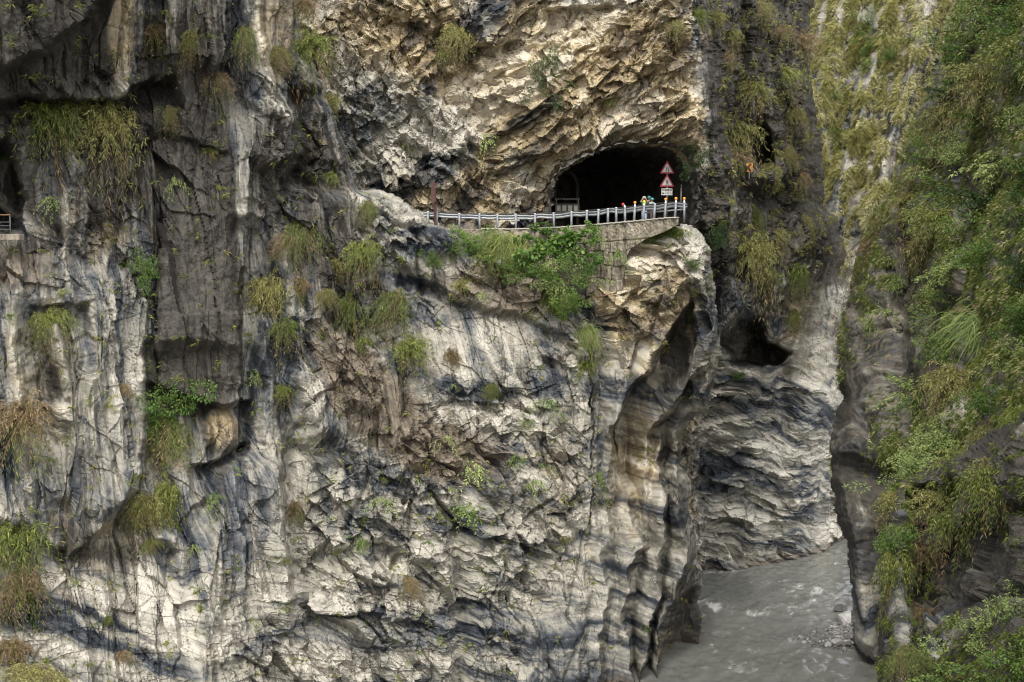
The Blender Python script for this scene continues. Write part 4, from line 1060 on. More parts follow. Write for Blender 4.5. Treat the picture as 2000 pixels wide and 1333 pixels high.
def person(u, Y, hgt, rotz, label, arms, shirt, trouser, helmet_c, pattern=None, straps=None):
    b = edge_pt(u); b = Vector((b.x * Y / b.y, Y, b.z))
    root = thing('person', label, 'person', b, rotz)
    k = hgt / 1.7
    Z = lambda *a: tuple(x * k for x in a)
    V = [Z(0, 0, .93, .125), Z(0, .01, 1.10, .115), Z(0, 0, 1.28, .14), Z(0, .01, 1.41, .085), Z(0, 0, 1.47, .052), Z(0, -.012, 1.53, .062), Z(0, -.01, 1.60, .088), Z(0, .0, 1.66, .075)]
    E = [(i, i + 1) for i in range(7)]
    def chain(start, pts):
        p = start
        for q in pts:
            V.append(Z(*q)); E.append((p, len(V) - 1)); p = len(V) - 1
        return p
    for s in (-1, 1):
        chain(0, [(s * .095, 0, .86, .095), (s * .10, -.015, .50, .062), (s * .105, .01, .28, .056), (s * .105, .02, .08, .04), (s * .115, -.12, .03, .036)])
    hands = []
    for s, (el, wr, hd) in zip((-1, 1), arms):
        h = chain(2, [(s * .17, .01, 1.37, .058), (*el, .042), (*wr, .028), (*hd, .034)])
        hands.append((h, s, Vector(wr), Vector(hd)))
    for h, s, wr, hd in hands:
        d = (hd - wr).normalized(); side = d.cross(Vector((0, 1, 0)))
        side = side.normalized() if side.length > 1e-3 else Vector((1, 0, 0))
        for f in range(4):
            o1 = hd + side * (f - 1.5) * .020 + d * .045; o2 = o1 + d * (.040 - .006 * abs(f - 1)) + Vector((0, .02, 0))
            chain(h, [(*o1, .0095), (*o2, .008)])
        o1 = hd + side * (-s) * .04 + d * .012; chain(h, [(*o1, .011), (*(o1 + d * .035), .009)])
    body = skinned('body', V, E, M_SKIN, root)
    # face
    for s in (-1, 1):
        bm = bmesh.new(); ball(bm, Z(s * .032, -.088, 1.60), .009 * k, 1, .6, 1, 8); bm_obj('eye', bm, M_HAIR, root)
        bm = bmesh.new(); ball(bm, Z(s * .088, .005, 1.595), .022 * k, .4, .8, 1.2, 8); bm_obj('ear', bm, M_SKIN, root, True)
        bm = bmesh.new(); bx(bm, s * .11 * k, -.05 * k, .03 * k, .09 * k, .25 * k, .06 * k, 0, .02 * k); bm_obj('shoe', bm, M_SHOE, root)
    bm = bmesh.new(); ball(bm, Z(0, -.100, 1.575), .014 * k, .8, 1.1, 1.3, 8); bm_obj('nose', bm, M_SKIN, root, True)
    bm = bmesh.new(); ball(bm, Z(0, -.082, 1.54), .02 * k, 1.2, .5, .35, 8); bm_obj('mouth', bm, plain('lips', (.35, .12, .1), .5), root, True)
    bm = bmesh.new(); ball(bm, Z(0, .035, 1.61), .098 * k, .98, .9, 1.1, 14); bm_obj('hair', bm, M_HAIR, root, True)
    # helmet: dome with rim
    bm = bmesh.new()
    r = bmesh.ops.create_uvsphere(bm, u_segments=20, v_segments=12, radius=.135 * k, matrix=Matrix.Translation(Z(0, .005, 1.635)) @ Matrix.Diagonal((1, 1.12, 1, 1)))
    bmesh.ops.delete(bm, geom=[v for v in bm.verts if v.co.z < 1.61 * k], context='VERTS')
    he = bm_obj('helmet', bm, plain('helmet_shell', helmet_c, .4, 0, .06), root, True)
    bm = bmesh.new()
    bmesh.ops.create_cone(bm, cap_ends=True, segments=20, radius1=.155 * k, radius2=.138 * k, depth=.02 * k, matrix=Matrix.Translation(Z(0, -.005, 1.615)) @ Matrix.Diagonal((1, 1.15, 1, 1)))
    bm_obj('brim', bm, plain('helmet_rim', tuple(c * .7 for c in helmet_c), .4), he)
    # clothes
    SV = [Z(0, 0, .86, .150), Z(0, .01, 1.08, .134), Z(0, 0, 1.27, .160), Z(0, .01, 1.40, .10)]; SE = [(0, 1), (1, 2), (2, 3)]
    for s, (el, wr, hd) in zip((-1, 1), arms):
        m_ = Vector((s * .17, .01, 1.37)).lerp(Vector(el), .62)
        SV += [Z(s * .17, .01, 1.37, .075), Z(*m_, .062)]; SE += [(2, len(SV) - 2), (len(SV) - 2, len(SV) - 1)]
    sh = skinned('shirt', SV, SE, shirt, root)
    TV = [Z(0, 0, .92, .140)]; TE = []
    for s in (-1, 1):
        n = len(TV); TV += [Z(s * .095, 0, .84, .112), Z(s * .10, -.015, .50, .082), Z(s * .105, .01, .13, .070)]; TE += [(0, n), (n, n + 1), (n + 1, n + 2)]
    skinned('trousers', TV, TE, trouser, root)
    if pattern:
        bm = bmesh.new()
        for (x, z_, r_) in pattern: ball(bm, Z(x, -.135, z_), r_ * k, 1, .35, 1.2, 10)
        bm_obj('shirt_print', bm, plain('print_white_yellow', (.78, .74, .35), .7, 0, .3, 14), sh, True)
    if straps:
        bm = bmesh.new(); bx(bm, 0, .17 * k, 1.18 * k, .28 * k, .16 * k, .42 * k, 0, .04 * k)
        for s in (-1, 1): bx(bm, s * .09 * k, -.13 * k, 1.22 * k, .05 * k, .05 * k, .36 * k, 0, .01)
        bm_obj('backpack', bm, straps, root)
    return root
up = [((-.27, -.16, 1.36), (-.10, -.20, 1.58), (-.055, -.20, 1.66)), ((.27, -.16, 1.36), (.10, -.20, 1.58), (.055, -.20, 1.66))]
down = [((-.23, .03, 1.12), (-.21, -.06, .90), (-.20, -.08, .83)), ((.23, .03, 1.12), (.21, -.06, .90), (.20, -.08, .83))]
fold = [((-.24, .0, 1.14), (-.12, -.20, 1.12), (-.05, -.22, 1.13)), ((.24, .0, 1.14), (.12, -.20, 1.16), (.05, -.22, 1.18))]
cl = lambda n, c: plain(n, c, .8, 0, .2, 7)
person(1258, 81.5, 1.62, R(-6), 'person in a green printed shirt raising both hands to the face behind the guardrail', up, cl('green_cloth', (.03, .22, .09)), cl('pale_blue_denim', (.36, .42, .52)), (.35, .42, .40), [(-.03, 1.2, .07), (.03, 1.08, .05), (.06, 1.3, .035), (-.06, 1.0, .04)])
person(1267.5, 83.2, 1.68, R(10), 'person in a dark brown top and teal helmet standing behind the other two', down, cl('brown_cloth', (.07, .035, .028)), cl('dark_cloth', (.03, .03, .035)), (.02, .15, .14))
person(1273.5, 82.4, 1.52, R(24), 'person in a pale blue shirt with dark green backpack straps and a teal helmet', fold, cl('pale_blue_cloth', (.35, .45, .48)), cl('brown_trousers', (.12, .07, .05)), (.06, .24, .23), None, cl('dark_green_nylon', (.02, .10, .07)))

# ------------------------------------------------------------------ river and gravel
def river():
    gx = np.arange(-5, 75, 0.16); gy = np.arange(62, 128, 0.22)
    x, y = np.meshgrid(gx, gy)
    # current runs from far right to near left
    c, s_ = math.cos(R(62)), math.sin(R(62))
    al = c * x + s_ * y; ac = -s_ * x + c * y
    h = 0.10 * fbm(al * 0.35, ac * 0.5, 501, 4, 0.55) + 0.06 * fbm(al * 0.9, ac * 1.7, 502, 4, 0.6)
    foam = np.zeros(x.shape)
    for (u, v, ru, rv, am) in [(1600, 1160, 60, 16, 0.62), (1560, 1190, 80, 14, 0.40), (1390, 1184, 28, 8, 0.9), (1640, 1100, 30, 6, 0.25), (1480, 1200, 40, 10, 0.42), (1400, 1120, 30, 5, 0.35), (1500, 1270, 120, 40, 0.22), (1440, 1300, 60, 14, 0.3), (1580, 1310, 60, 12, 0.2), (1410, 1240, 30, 8, 0.35), (1620, 1085, 40, 6, 0.2), (1384, 1250, 6, 40, 0.5), (1374, 1200, 5, 30, 0.5), (1372, 1306, 16, 6, 0.5), (1430, 1118, 50, 3, 0.4), (1530, 1100, 60, 3, 0.35), (1668, 1240, 8, 30, 0.4), (1690, 1300, 14, 8, 0.4), (1600, 1250, 50, 8, 0.25), (1530, 1140, 60, 8, 0.3)]:
        p = at_z(u, v, 0); q = at_z(u + ru, v, 0); r = at_z(u, v - rv, 0)
        sx = abs(q[0] - p[0]); sy = abs(r[1] - p[1])
        foam += 0.85 * am * np.exp(-(((x - p[0]) / sx) ** 2 + ((y - p[1]) / sy) ** 2))
    h = h + 0.22 * foam * (0.5 + fbm(x * 0.9, y * 0.9, 503, 3))
    idx = np.arange(x.size).reshape(x.shape)
    A = idx[:-1, :-1].ravel(); B = idx[:-1, 1:].ravel(); C = idx[1:, 1:].ravel(); D = idx[1:, :-1].ravel()
    t = NT('silty_river_water')
    pos = t.pos(); fo = t.attr('foam'); al_ = t.attr('along'); ac_ = t.attr('across')
    n = t.noise(t.vec(t.math('MULTIPLY', al_, 0.45), t.math('MULTIPLY', ac_, 1.0), 0.0), 0.9, 7, 0.66, 0.6)
    n2 = t.noise(t.vec(t.math('MULTIPLY', al_, 0.5), t.math('MULTIPLY', ac_, 1.2), 0.0), 2.2, 3, 0.5, 0.4)
    f = t.math('ADD', fo, t.math('MULTIPLY', t.math('SUBTRACT', n, 0.5), 2.2))
    f = t.math('ADD', f, t.math('MULTIPLY', t.math('SUBTRACT', n2, 0.5), 0.6))
    f = t.step(f, 0.26, 1.0)
    base = t.ramp(n, [(0.3, (0.116, 0.118, 0.106)), (0.7, (0.164, 0.165, 0.150))])
    t.put(t.b.inputs['Base Color'], t.mix(f, base, (0.52, 0.52, 0.49)))
    t.put(t.b.inputs['Roughness'], t.math('ADD', 0.08, t.math('MULTIPLY', f, 0.5)))
    t.bump(t.math('ADD', n, t.math('MULTIPLY', n2, 0.3)), 0.25, 0.08)
    o = mesh_np('river', np.stack([x.ravel(), y.ravel(), h.ravel()], 1), np.stack([A, B, C, D], 1), t.m, {'foam': foam, 'along': al, 'across': ac})
    tag(o, kind='structure')
    bm = bmesh.new()
    vs = [bm.verts.new(c) for c in [(-400, -200, -1.2), (400, -200, -1.2), (400, 500, -1.2), (-400, 500, -1.2)]]
    bm.faces.new(vs)
    tag(bm_obj('riverbed', bm, plain('river_silt', (0.12, 0.115, 0.10), 0.9)), kind='structure')
river()

def rock_mesh(bm, c, r, sq, seed):
    n0 = len(bm.verts)
    res = bmesh.ops.create_icosphere(bm, subdivisions=2, radius=1.0)
    rs = random.Random(seed)
    ax = [rs.uniform(0.75, 1.25) for _ in range(3)]
    pl_ = [(Vector((rs.gauss(0, 1), rs.gauss(0, 1), rs.gauss(0, 1))).normalized(), rs.uniform(0.6, 0.95)) for _ in range(9)]
    rz = Matrix.Rotation(rs.uniform(0, 6.28), 3, 'Z')
    for v in res['verts']:
        p = v.co.copy()
        for n, d in pl_:
            e = p.dot(n) - d
            if e > 0: p -= n * e
        p = rz @ Vector((p.x * ax[0], p.y * ax[1], p.z * ax[2] * sq))
        v.co = Vector(c) + p * r

def gravel():
    M = NT('river_stones'); g = M.n('ShaderNodeNewGeometry')
    n = M.noise(g.outputs['Position'], 4.0, 5)
    M.put(M.b.inputs['Base Color'], M.mix(0.75, M.ramp(n, [(0.3, (.10, .10, .095)), (.7, (.30, .29, .27))]), M.ramp(g.outputs['Random Per Island'], [(0, (.03, .03, .03)), (0.7, (.11, .107, .10)), (1, (.38, .37, .35))])))
    M.b.inputs['Roughness'].default_value = .8
    bm = bmesh.new(); rs = random.Random(3)
    for i in range(900):
        tt = rs.random() ** 0.7
        u = 1562 + 104 * tt + rs.gauss(0, 6); v = 1250 + rs.gauss(0, 1) * (3 + 9 * tt) - 8 * tt
        p = at_z(min(u, 1675), v, 0.0)
        rr = rs.choice([.06, .07, .08, .10, .12, .16, .20])
        rock_mesh(bm, (p[0], p[1], 0.12 * tt + rr * 0.15), rr, 0.7, i)
    tag(bm_obj('gravel_bar', bm, M.m), 'bar of grey river pebbles at the foot of the right wall', 'gravel', kind='stuff')
    for (u, v, r, lab) in [(1634, 1259, .42, 'pale rounded boulder at the near edge of the gravel bar'), (1618, 1262, .27, 'dark wet stone beside the pale boulder on the gravel bar'), (1656, 1215, .75, 'pale grey boulder at the water against the right wall'), (1643, 1196, .5, 'low dark rock breaking the water above the gravel bar')]:
        p = at_z(u, v, 0); bm = bmesh.new(); rock_mesh(bm, (0, 0, r * .35), r, 0.75, int(u))
        c = (.30, .29, .275) if 'pale' in lab else (.07, .068, .065)
        o = bm_obj('boulder', bm, plain('boulder_stone', c, .8, 0, .3, 3)); o.location = p
        tag(o, lab, 'boulder')
gravel()
# ------------------------------------------------------------------ plants
def leaf_mat(name, stops, trans=0.30):
    t = NT(name)
    tint = t.attr('tint')
    oi = t.n('ShaderNodeObjectInfo').outputs['Random']
    f = t.math('ADD', tint, t.math('MULTIPLY', t.math('SUBTRACT', oi, 0.5), 0.35), clamp=True)
    c = t.ramp(f, stops)
    t.put(t.b.inputs['Base Color'], c); t.b.inputs['Roughness'].default_value = 0.5
    t.b.inputs['Specular IOR Level'].default_value = 0.35
    tr = t.n('ShaderNodeBsdfTranslucent'); t.put(tr.inputs[0], c)
    mx = t.n('ShaderNodeMixShader'); mx.inputs[0].default_value = trans
    t.t.links.new(t.b.outputs[0], mx.inputs[1]); t.t.links.new(tr.outputs[0], mx.inputs[2])
    t.t.links.new(mx.outputs[0], t.t.nodes['Material Output'].inputs[0])
    return t.m
G_FERN = leaf_mat('fern_leaf', [(0.0, (0.045, 0.075, 0.016)), (0.40, (0.125, 0.175, 0.034)), (0.75, (0.27, 0.31, 0.065)), (1.0, (0.44, 0.40, 0.14))])
G_OLIVE = leaf_mat('olive_leaf', [(0.0, (0.10, 0.11, 0.03)), (0.5, (0.25, 0.255, 0.075)), (1.0, (0.46, 0.42, 0.16))])
G_DRY = leaf_mat('dry_leaf', [(0.0, (0.11, 0.08, 0.04)), (0.5, (0.25, 0.18, 0.09)), (1.0, (0.44, 0.35, 0.20))])
G_STRAW = leaf_mat('straw_grass', [(0.0, (0.24, 0.23, 0.10)), (0.5, (0.50, 0.47, 0.24)), (1.0, (0.70, 0.64, 0.40))], 0.15)
G_LEAF = leaf_mat('fresh_leaf', [(0.0, (0.065, 0.10, 0.020)), (0.5, (0.19, 0.235, 0.052)), (1.0, (0.40, 0.42, 0.13))])
G_LUSH = leaf_mat('lush_leaf', [(0.0, (0.043, 0.093, 0.017)), (0.5, (0.111, 0.204, 0.037)), (1.0, (0.255, 0.340, 0.085))])
G_DARK = leaf_mat('deep_green_leaf', [(0.0, (0.017, 0.042, 0.011)), (0.5, (0.042, 0.091, 0.022)), (1.0, (0.112, 0.168, 0.049))])
G_PALE = leaf_mat('pale_green_leaf', [(0.0, (0.119, 0.187, 0.051)), (0.5, (0.255, 0.340, 0.102)), (1.0, (0.510, 0.561, 0.221))])
M_STEM = plain('plant_stem', (0.10, 0.075, 0.045), 0.8, 0, 0.3, 12)

def unit(a): return a / (np.linalg.norm(a, axis=-1, keepdims=True) + 1e-9)

def leaves_np(p, d, L, W, tint, rs, droop=0.25):
    """two-facet leaf blades: base, left, tip, right"""
    n = len(p)
    up = unit(rs.normal(0, 0.6, (n, 3)) + np.array([0, -0.5, 0.9]))
    side = unit(np.cross(d, up))
    L = np.broadcast_to(L, (n,))[:, None]; W = np.broadcast_to(W, (n,))[:, None]
    mid = p + d * L * 0.45
    tip = p + d * L + np.array([0, 0, -1.0]) * L * droop
    V = np.stack([p, mid + side * W * 0.5, tip, mid - side * W * 0.5], 1).reshape(-1, 3)
    i = np.arange(n)[:, None] * 4
    F = np.concatenate([i + np.array([[0, 1, 2]]), i + np.array([[0, 2, 3]])], 0)
    return V, F, np.repeat(tint, 4)

def stems_np(paths, r):
    """thin three-sided stems; paths (n,k,3)"""
    n, k, _ = paths.shape
    T = unit(np.gradient(paths, axis=1))
    a = unit(np.cross(T, np.array([0.3, 0.9, 0.2]))); b = np.cross(T, a)
    V = []
    for j in range(3):
        th = 2 * math.pi * j / 3
        taper = np.linspace(1, 0.35, k)[None, :, None]
        V.append(paths + (a * math.cos(th) + b * math.sin(th)) * r * taper)
    V = np.stack(V, 2).reshape(-1, 3)
    F = []
    base = (np.arange(n) * k * 3)[:, None]
    for s in range(k - 1):
        for j in range(3):
            q = [s * 3 + j, s * 3 + (j + 1) % 3, (s + 1) * 3 + (j + 1) % 3, (s + 1) * 3 + j]
            F.append(base + np.array([q]))
    return V, np.concatenate(F, 0)

def arcs(rs, n, spread, L, grav, k=7, rad=0.18, bias=(0, -0.55, 0.35)):
    p0 = rs.normal(0, 1, (n, 3)) * np.array([rad, 0.05, rad * 0.6])
    d = unit(rs.normal(0, 1, (n, 3)) * np.array([spread, 0.5, spread * 0.6]) + np.array(bias))
    ln = L * rs.uniform(0.55, 1.1, n)
    t = np.linspace(0, 1, k)[None, :, None]
    path = p0[:, None] + d[:, None] * t * ln[:, None, None] + np.array([0, 0, -1.0]) * (t ** 2) * grav * ln[:, None, None]
    return path

def along(paths, per, rs, ang=0.8, t0=0.15):
    n, k, _ = paths.shape
    t = np.repeat(np.linspace(t0, 1.0, per)[None], n, 0) + rs.uniform(-0.03, 0.03, (n, per))
    t = np.clip(t, 0, 0.999) * (k - 1)
    i = t.astype(int); f = (t - i)[..., None]
    rows = np.arange(n)[:, None]
    p = paths[rows, i] * (1 - f) + paths[rows, i + 1] * f
    T = unit(paths[rows, i + 1] - paths[rows, i])
    s = unit(np.cross(T, np.array([0, -1.0, 0.3]))) * np.where(np.arange(per) % 2 == 0, 1, -1)[None, :, None]
    d = unit(T + s * ang + rs.normal(0, 0.25, T.shape))
    return p.reshape(-1, 3), d.reshape(-1, 3)

PROTO = {}
def proto(kind, parts):
    PROTO.setdefault(kind, []).append(parts)

def part_mesh(name, V, F, mat, tint=None):
    o = mesh_np(name, V, F, mat, {'tint': tint} if tint is not None else None, smooth=False)
    COL.objects.unlink(o)
    return o

def build_protos():
    for var in range(3):
        rs = np.random.RandomState(10 + var)
        # hanging fern / bamboo clump
        st = arcs(rs, 110, (.85, .6, .95)[var], 1.0, (.75, 1.15, .55)[var], bias=((0, -.55, .35), (.15, -.45, .15), (-.3, -.5, .4))[var]); p, d = along(st, 20, rs)
        V, F, T = leaves_np(p, d, rs.uniform(.08, .15, len(p)), rs.uniform(.018, .032, len(p)), np.clip(rs.normal(.46, .22, len(p)) + .25 * p[:, 2], 0, 1), rs)
        sv, sf = stems_np(st, .006)
        s2 = arcs(rs, 34, 0.7, 0.95, 1.25, bias=(0, -.30, -.30)); p2, d2 = along(s2, 16, rs)
        V2, F2, T2 = leaves_np(p2, d2, rs.uniform(.08, .15, len(p2)), rs.uniform(.014, .024, len(p2)), np.clip(rs.normal(.5, .25, len(p2)), 0, 1), rs, .5)
        proto('fern', [('foliage', part_mesh('foliage', V, F, G_FERN, T)), ('dead_leaves', part_mesh('dead_leaves', V2, F2, G_DRY, T2)), ('stems', part_mesh('stems', sv, sf, M_STEM))])
        proto('olive', [('foliage', part_mesh('foliage', V, F, G_OLIVE, T)), ('dead_leaves', part_mesh('dead_leaves', V2, F2, G_DRY, T2)), ('stems', part_mesh('stems', sv, sf, M_STEM))])
        # mostly dead clump
        proto('dry', [('dead_leaves', part_mesh('dead_leaves', V, F, G_DRY, T)), ('foliage', part_mesh('foliage', V2, F2, G_FERN, T2)), ('stems', part_mesh('stems', sv, sf, M_STEM))])
        # grass tuft of long arching blades
        nb = 420; st = arcs(rs, nb, 1.0, 0.85, 1.0, 6, .34, (0, -.4, .45))
        T_ = unit(np.gradient(st, axis=1)); sd = unit(np.cross(T_, np.array([.2, -.8, .4])))
        w = np.array([.5, .9, 1, .8, .5, .08])[None, :, None] * rs.uniform(.005, .011, nb)[:, None, None]
        GV = np.stack([st - sd * w, st + sd * w], 2).reshape(-1, 3)
        b0 = (np.arange(nb) * 12)[:, None]
        GF = np.concatenate([b0 + np.array([[2 * j, 2 * j + 1, 2 * j + 3, 2 * j + 2]]) for j in range(5)], 0)
        GT = np.repeat(np.clip(rs.normal(.55, .25, nb), 0, 1), 12)
        proto('grass', [('blades', part_mesh('blades', GV, GF, G_FERN, GT))])
        proto('olivegrass', [('blades', part_mesh('blades', GV, GF, G_OLIVE, GT))])
        # plumed grass
        pm = arcs(rs, 14, 0.5, 1.35, 0.55, 8, .10, (-.15, -.35, .9)); p3, d3 = along(pm[:, 4:], 26, rs, .35, 0.05)
        V3, F3, T3 = leaves_np(p3, d3, .10, .012, np.clip(rs.normal(.85, .15, len(p3)), 0, 1), rs, .3)
        proto('plume', [('blades', part_mesh('blades', GV, GF, G_PALE, GT)), ('plumes', part_mesh('plumes', V3, F3, G_DRY, T3)), ('stems', part_mesh('stems', *stems_np(pm, .007), M_STEM))])
        # leafy bushes: clumps of leaves round branch ends
        for kind, mat, nl, LL, WW, ncl in (('bush', G_LUSH, 2600, .075, .032, 15), ('darkbush', G_DARK, 2400, .08, .032, 15), ('palebush', G_PALE, 2800, .062, .028, 16), ('broadleaf', G_LUSH, 420, .24, .16, 9)):
            cs = rs.normal(0, 1, (ncl, 3)) * np.array([.42, .22, .38]) + np.array([0, -.25, 0])
            rr = rs.uniform(.16, .34, ncl)
            w_ = rr ** 2 / (rr ** 2).sum()
            which = rs.choice(ncl, nl, p=w_)
            q = unit(rs.normal(0, 1, (nl, 3))) * (rs.uniform(.35, 1, nl) ** .5)[:, None]
            pp = cs[which] + q * rr[which][:, None] * np.array([1.15, .9, .8])
            dd = unit(q + rs.normal(0, .5, (nl, 3)) + np.array([0, -.2, .1]))
            tint = np.clip(rs.normal(.42, .16, nl) + .22 * q[:, 2] + rs.normal(0, .10, ncl)[which], 0, 1)
            V4, F4, T4 = leaves_np(pp, dd, rs.uniform(.6, 1.2, nl) * LL, rs.uniform(.7, 1.2, nl) * WW, tint, rs)
            root = np.array([0, .10, -.25]); t = np.linspace(0, 1, 6)[None, :, None]
            br = root + (cs - root)[:, None] * t + rs.normal(0, .03, (ncl, 6, 3)) * t * (1 - t) * 4
            proto(kind, [('foliage', part_mesh('foliage', V4, F4, mat, T4)), ('branches', part_mesh('branches', *stems_np(br, .018), M_STEM))])
        # sparse creeper
        st = arcs(rs, 13, 0.9, 0.95, 0.8, 7, .10, (0, -.3, .1)); p, d = along(st, 16, rs, 1.0)
        V, F, T = leaves_np(p, d, rs.uniform(.07, .14, len(p)), rs.uniform(.035, .06, len(p)), np.clip(rs.normal(.5, .22, len(p)), 0, 1), rs)
        proto('creeper', [('foliage', part_mesh('foliage', V, F, G_LUSH, T)), ('stems', part_mesh('stems', *stems_np(st, .006), M_STEM))])
        proto('palecreeper', [('foliage', part_mesh('foliage', V, F, G_PALE, T)), ('stems', part_mesh('stems', *stems_np(st, .006), M_STEM))])
        # small tree: limbs with fine layered foliage
        lim = arcs(rs, 16, 1.0, 1.05, .25, 8, .04, (0, -.5, .35)); p, d = along(lim, 14, rs, .9, .3)
        tw = []
        p0 = np.repeat(p, 6, 0) + rs.normal(0, .06, (len(p) * 6, 3)) * np.array([1.2, 1, .5]); d0 = unit(np.repeat(d, 6, 0) + rs.normal(0, .6, (len(p) * 6, 3)) * np.array([1, 1, .5]))
        V, F, T = leaves_np(p0, d0, rs.uniform(.06, .11, len(p0)), rs.uniform(.025, .045, len(p0)), np.clip(rs.normal(.5, .2, len(p0)), 0, 1), rs)
        for kind, mat in (('tree', G_LUSH), ('paletree', G_PALE), ('darktree', G_DARK)):
            proto(kind, [('crown', part_mesh('crown', V, F, mat, T)), ('trunk', part_mesh('trunk', *stems_np(lim, .022), M_STEM))])
build_protos()

NAME = dict(fern='fern_clump', olive='fern_clump', dry='withered_fern', grass='grass_tuft', olivegrass='grass_tuft', plume='plumed_grass', bush='bush', darkbush='bush', palebush='bush', broadleaf='broadleaf_plant', creeper='creeper', palecreeper='creeper', tree='small_tree', paletree='small_tree', darktree='small_tree')
CAT = dict(fern='fern', olive='fern', dry='fern', grass='grass', olivegrass='grass', plume='grass', bush='bush', darkbush='bush', palebush='bush', broadleaf='plant', creeper='creeper', palecreeper='creeper', tree='tree', paletree='tree', darktree='tree')
COUNT = {}
def plant(layer, u, v, w, h, kind, label, group=None, Y=None):
    top = 0.0 if kind in ('bush', 'darkbush', 'palebush', 'broadleaf', 'tree', 'paletree', 'darktree') else 0.22
    if Y is None:
        q, n = surf(layer, u, v - h * top)
        if layer == 'near_cliff' and w > 44: q = q - Vector((0, 1, 0)) * (0.22 * w * q.y / FPX)
        if layer in ('right_cliff', 'foreground_cliff'):
            w *= 1.25; h *= 1.2
            q = q - Vector((0, 1, 0)) * (0.35 * w * q.y / FPX)
    else:
        q = pv(u, v - h * top, Y)
    mpp = q.y / FPX
    k = COUNT[kind] = COUNT.get(kind, -1) + 1
    parts = PROTO[kind][k % 3]
    root = thing(NAME[kind], label, CAT[kind], q, R(random.uniform(-28, 28)), group)
    base = 1.5 if layer == 'near_cliff' and w < 88 else 1.35
    sx = w * mpp / base; sz = h * mpp / base
    root.rotation_euler[1] = R(random.uniform(-22, 22))
    root.scale = (sx * (1 if (k // 3) % 2 == 0 else -1), 0.5 * (sx + sz) * 0.9, sz)
    for nm, o in parts:
        c = o.copy(); c.name = nm; COL.objects.link(c); c.parent = root
    return root
N_, T_, K_, D_, E_, F_ = 'near_cliff', 'tunnel_cliff', 'tunnel_cliff', 'distant_cliff', 'right_cliff', 'foreground_cliff'
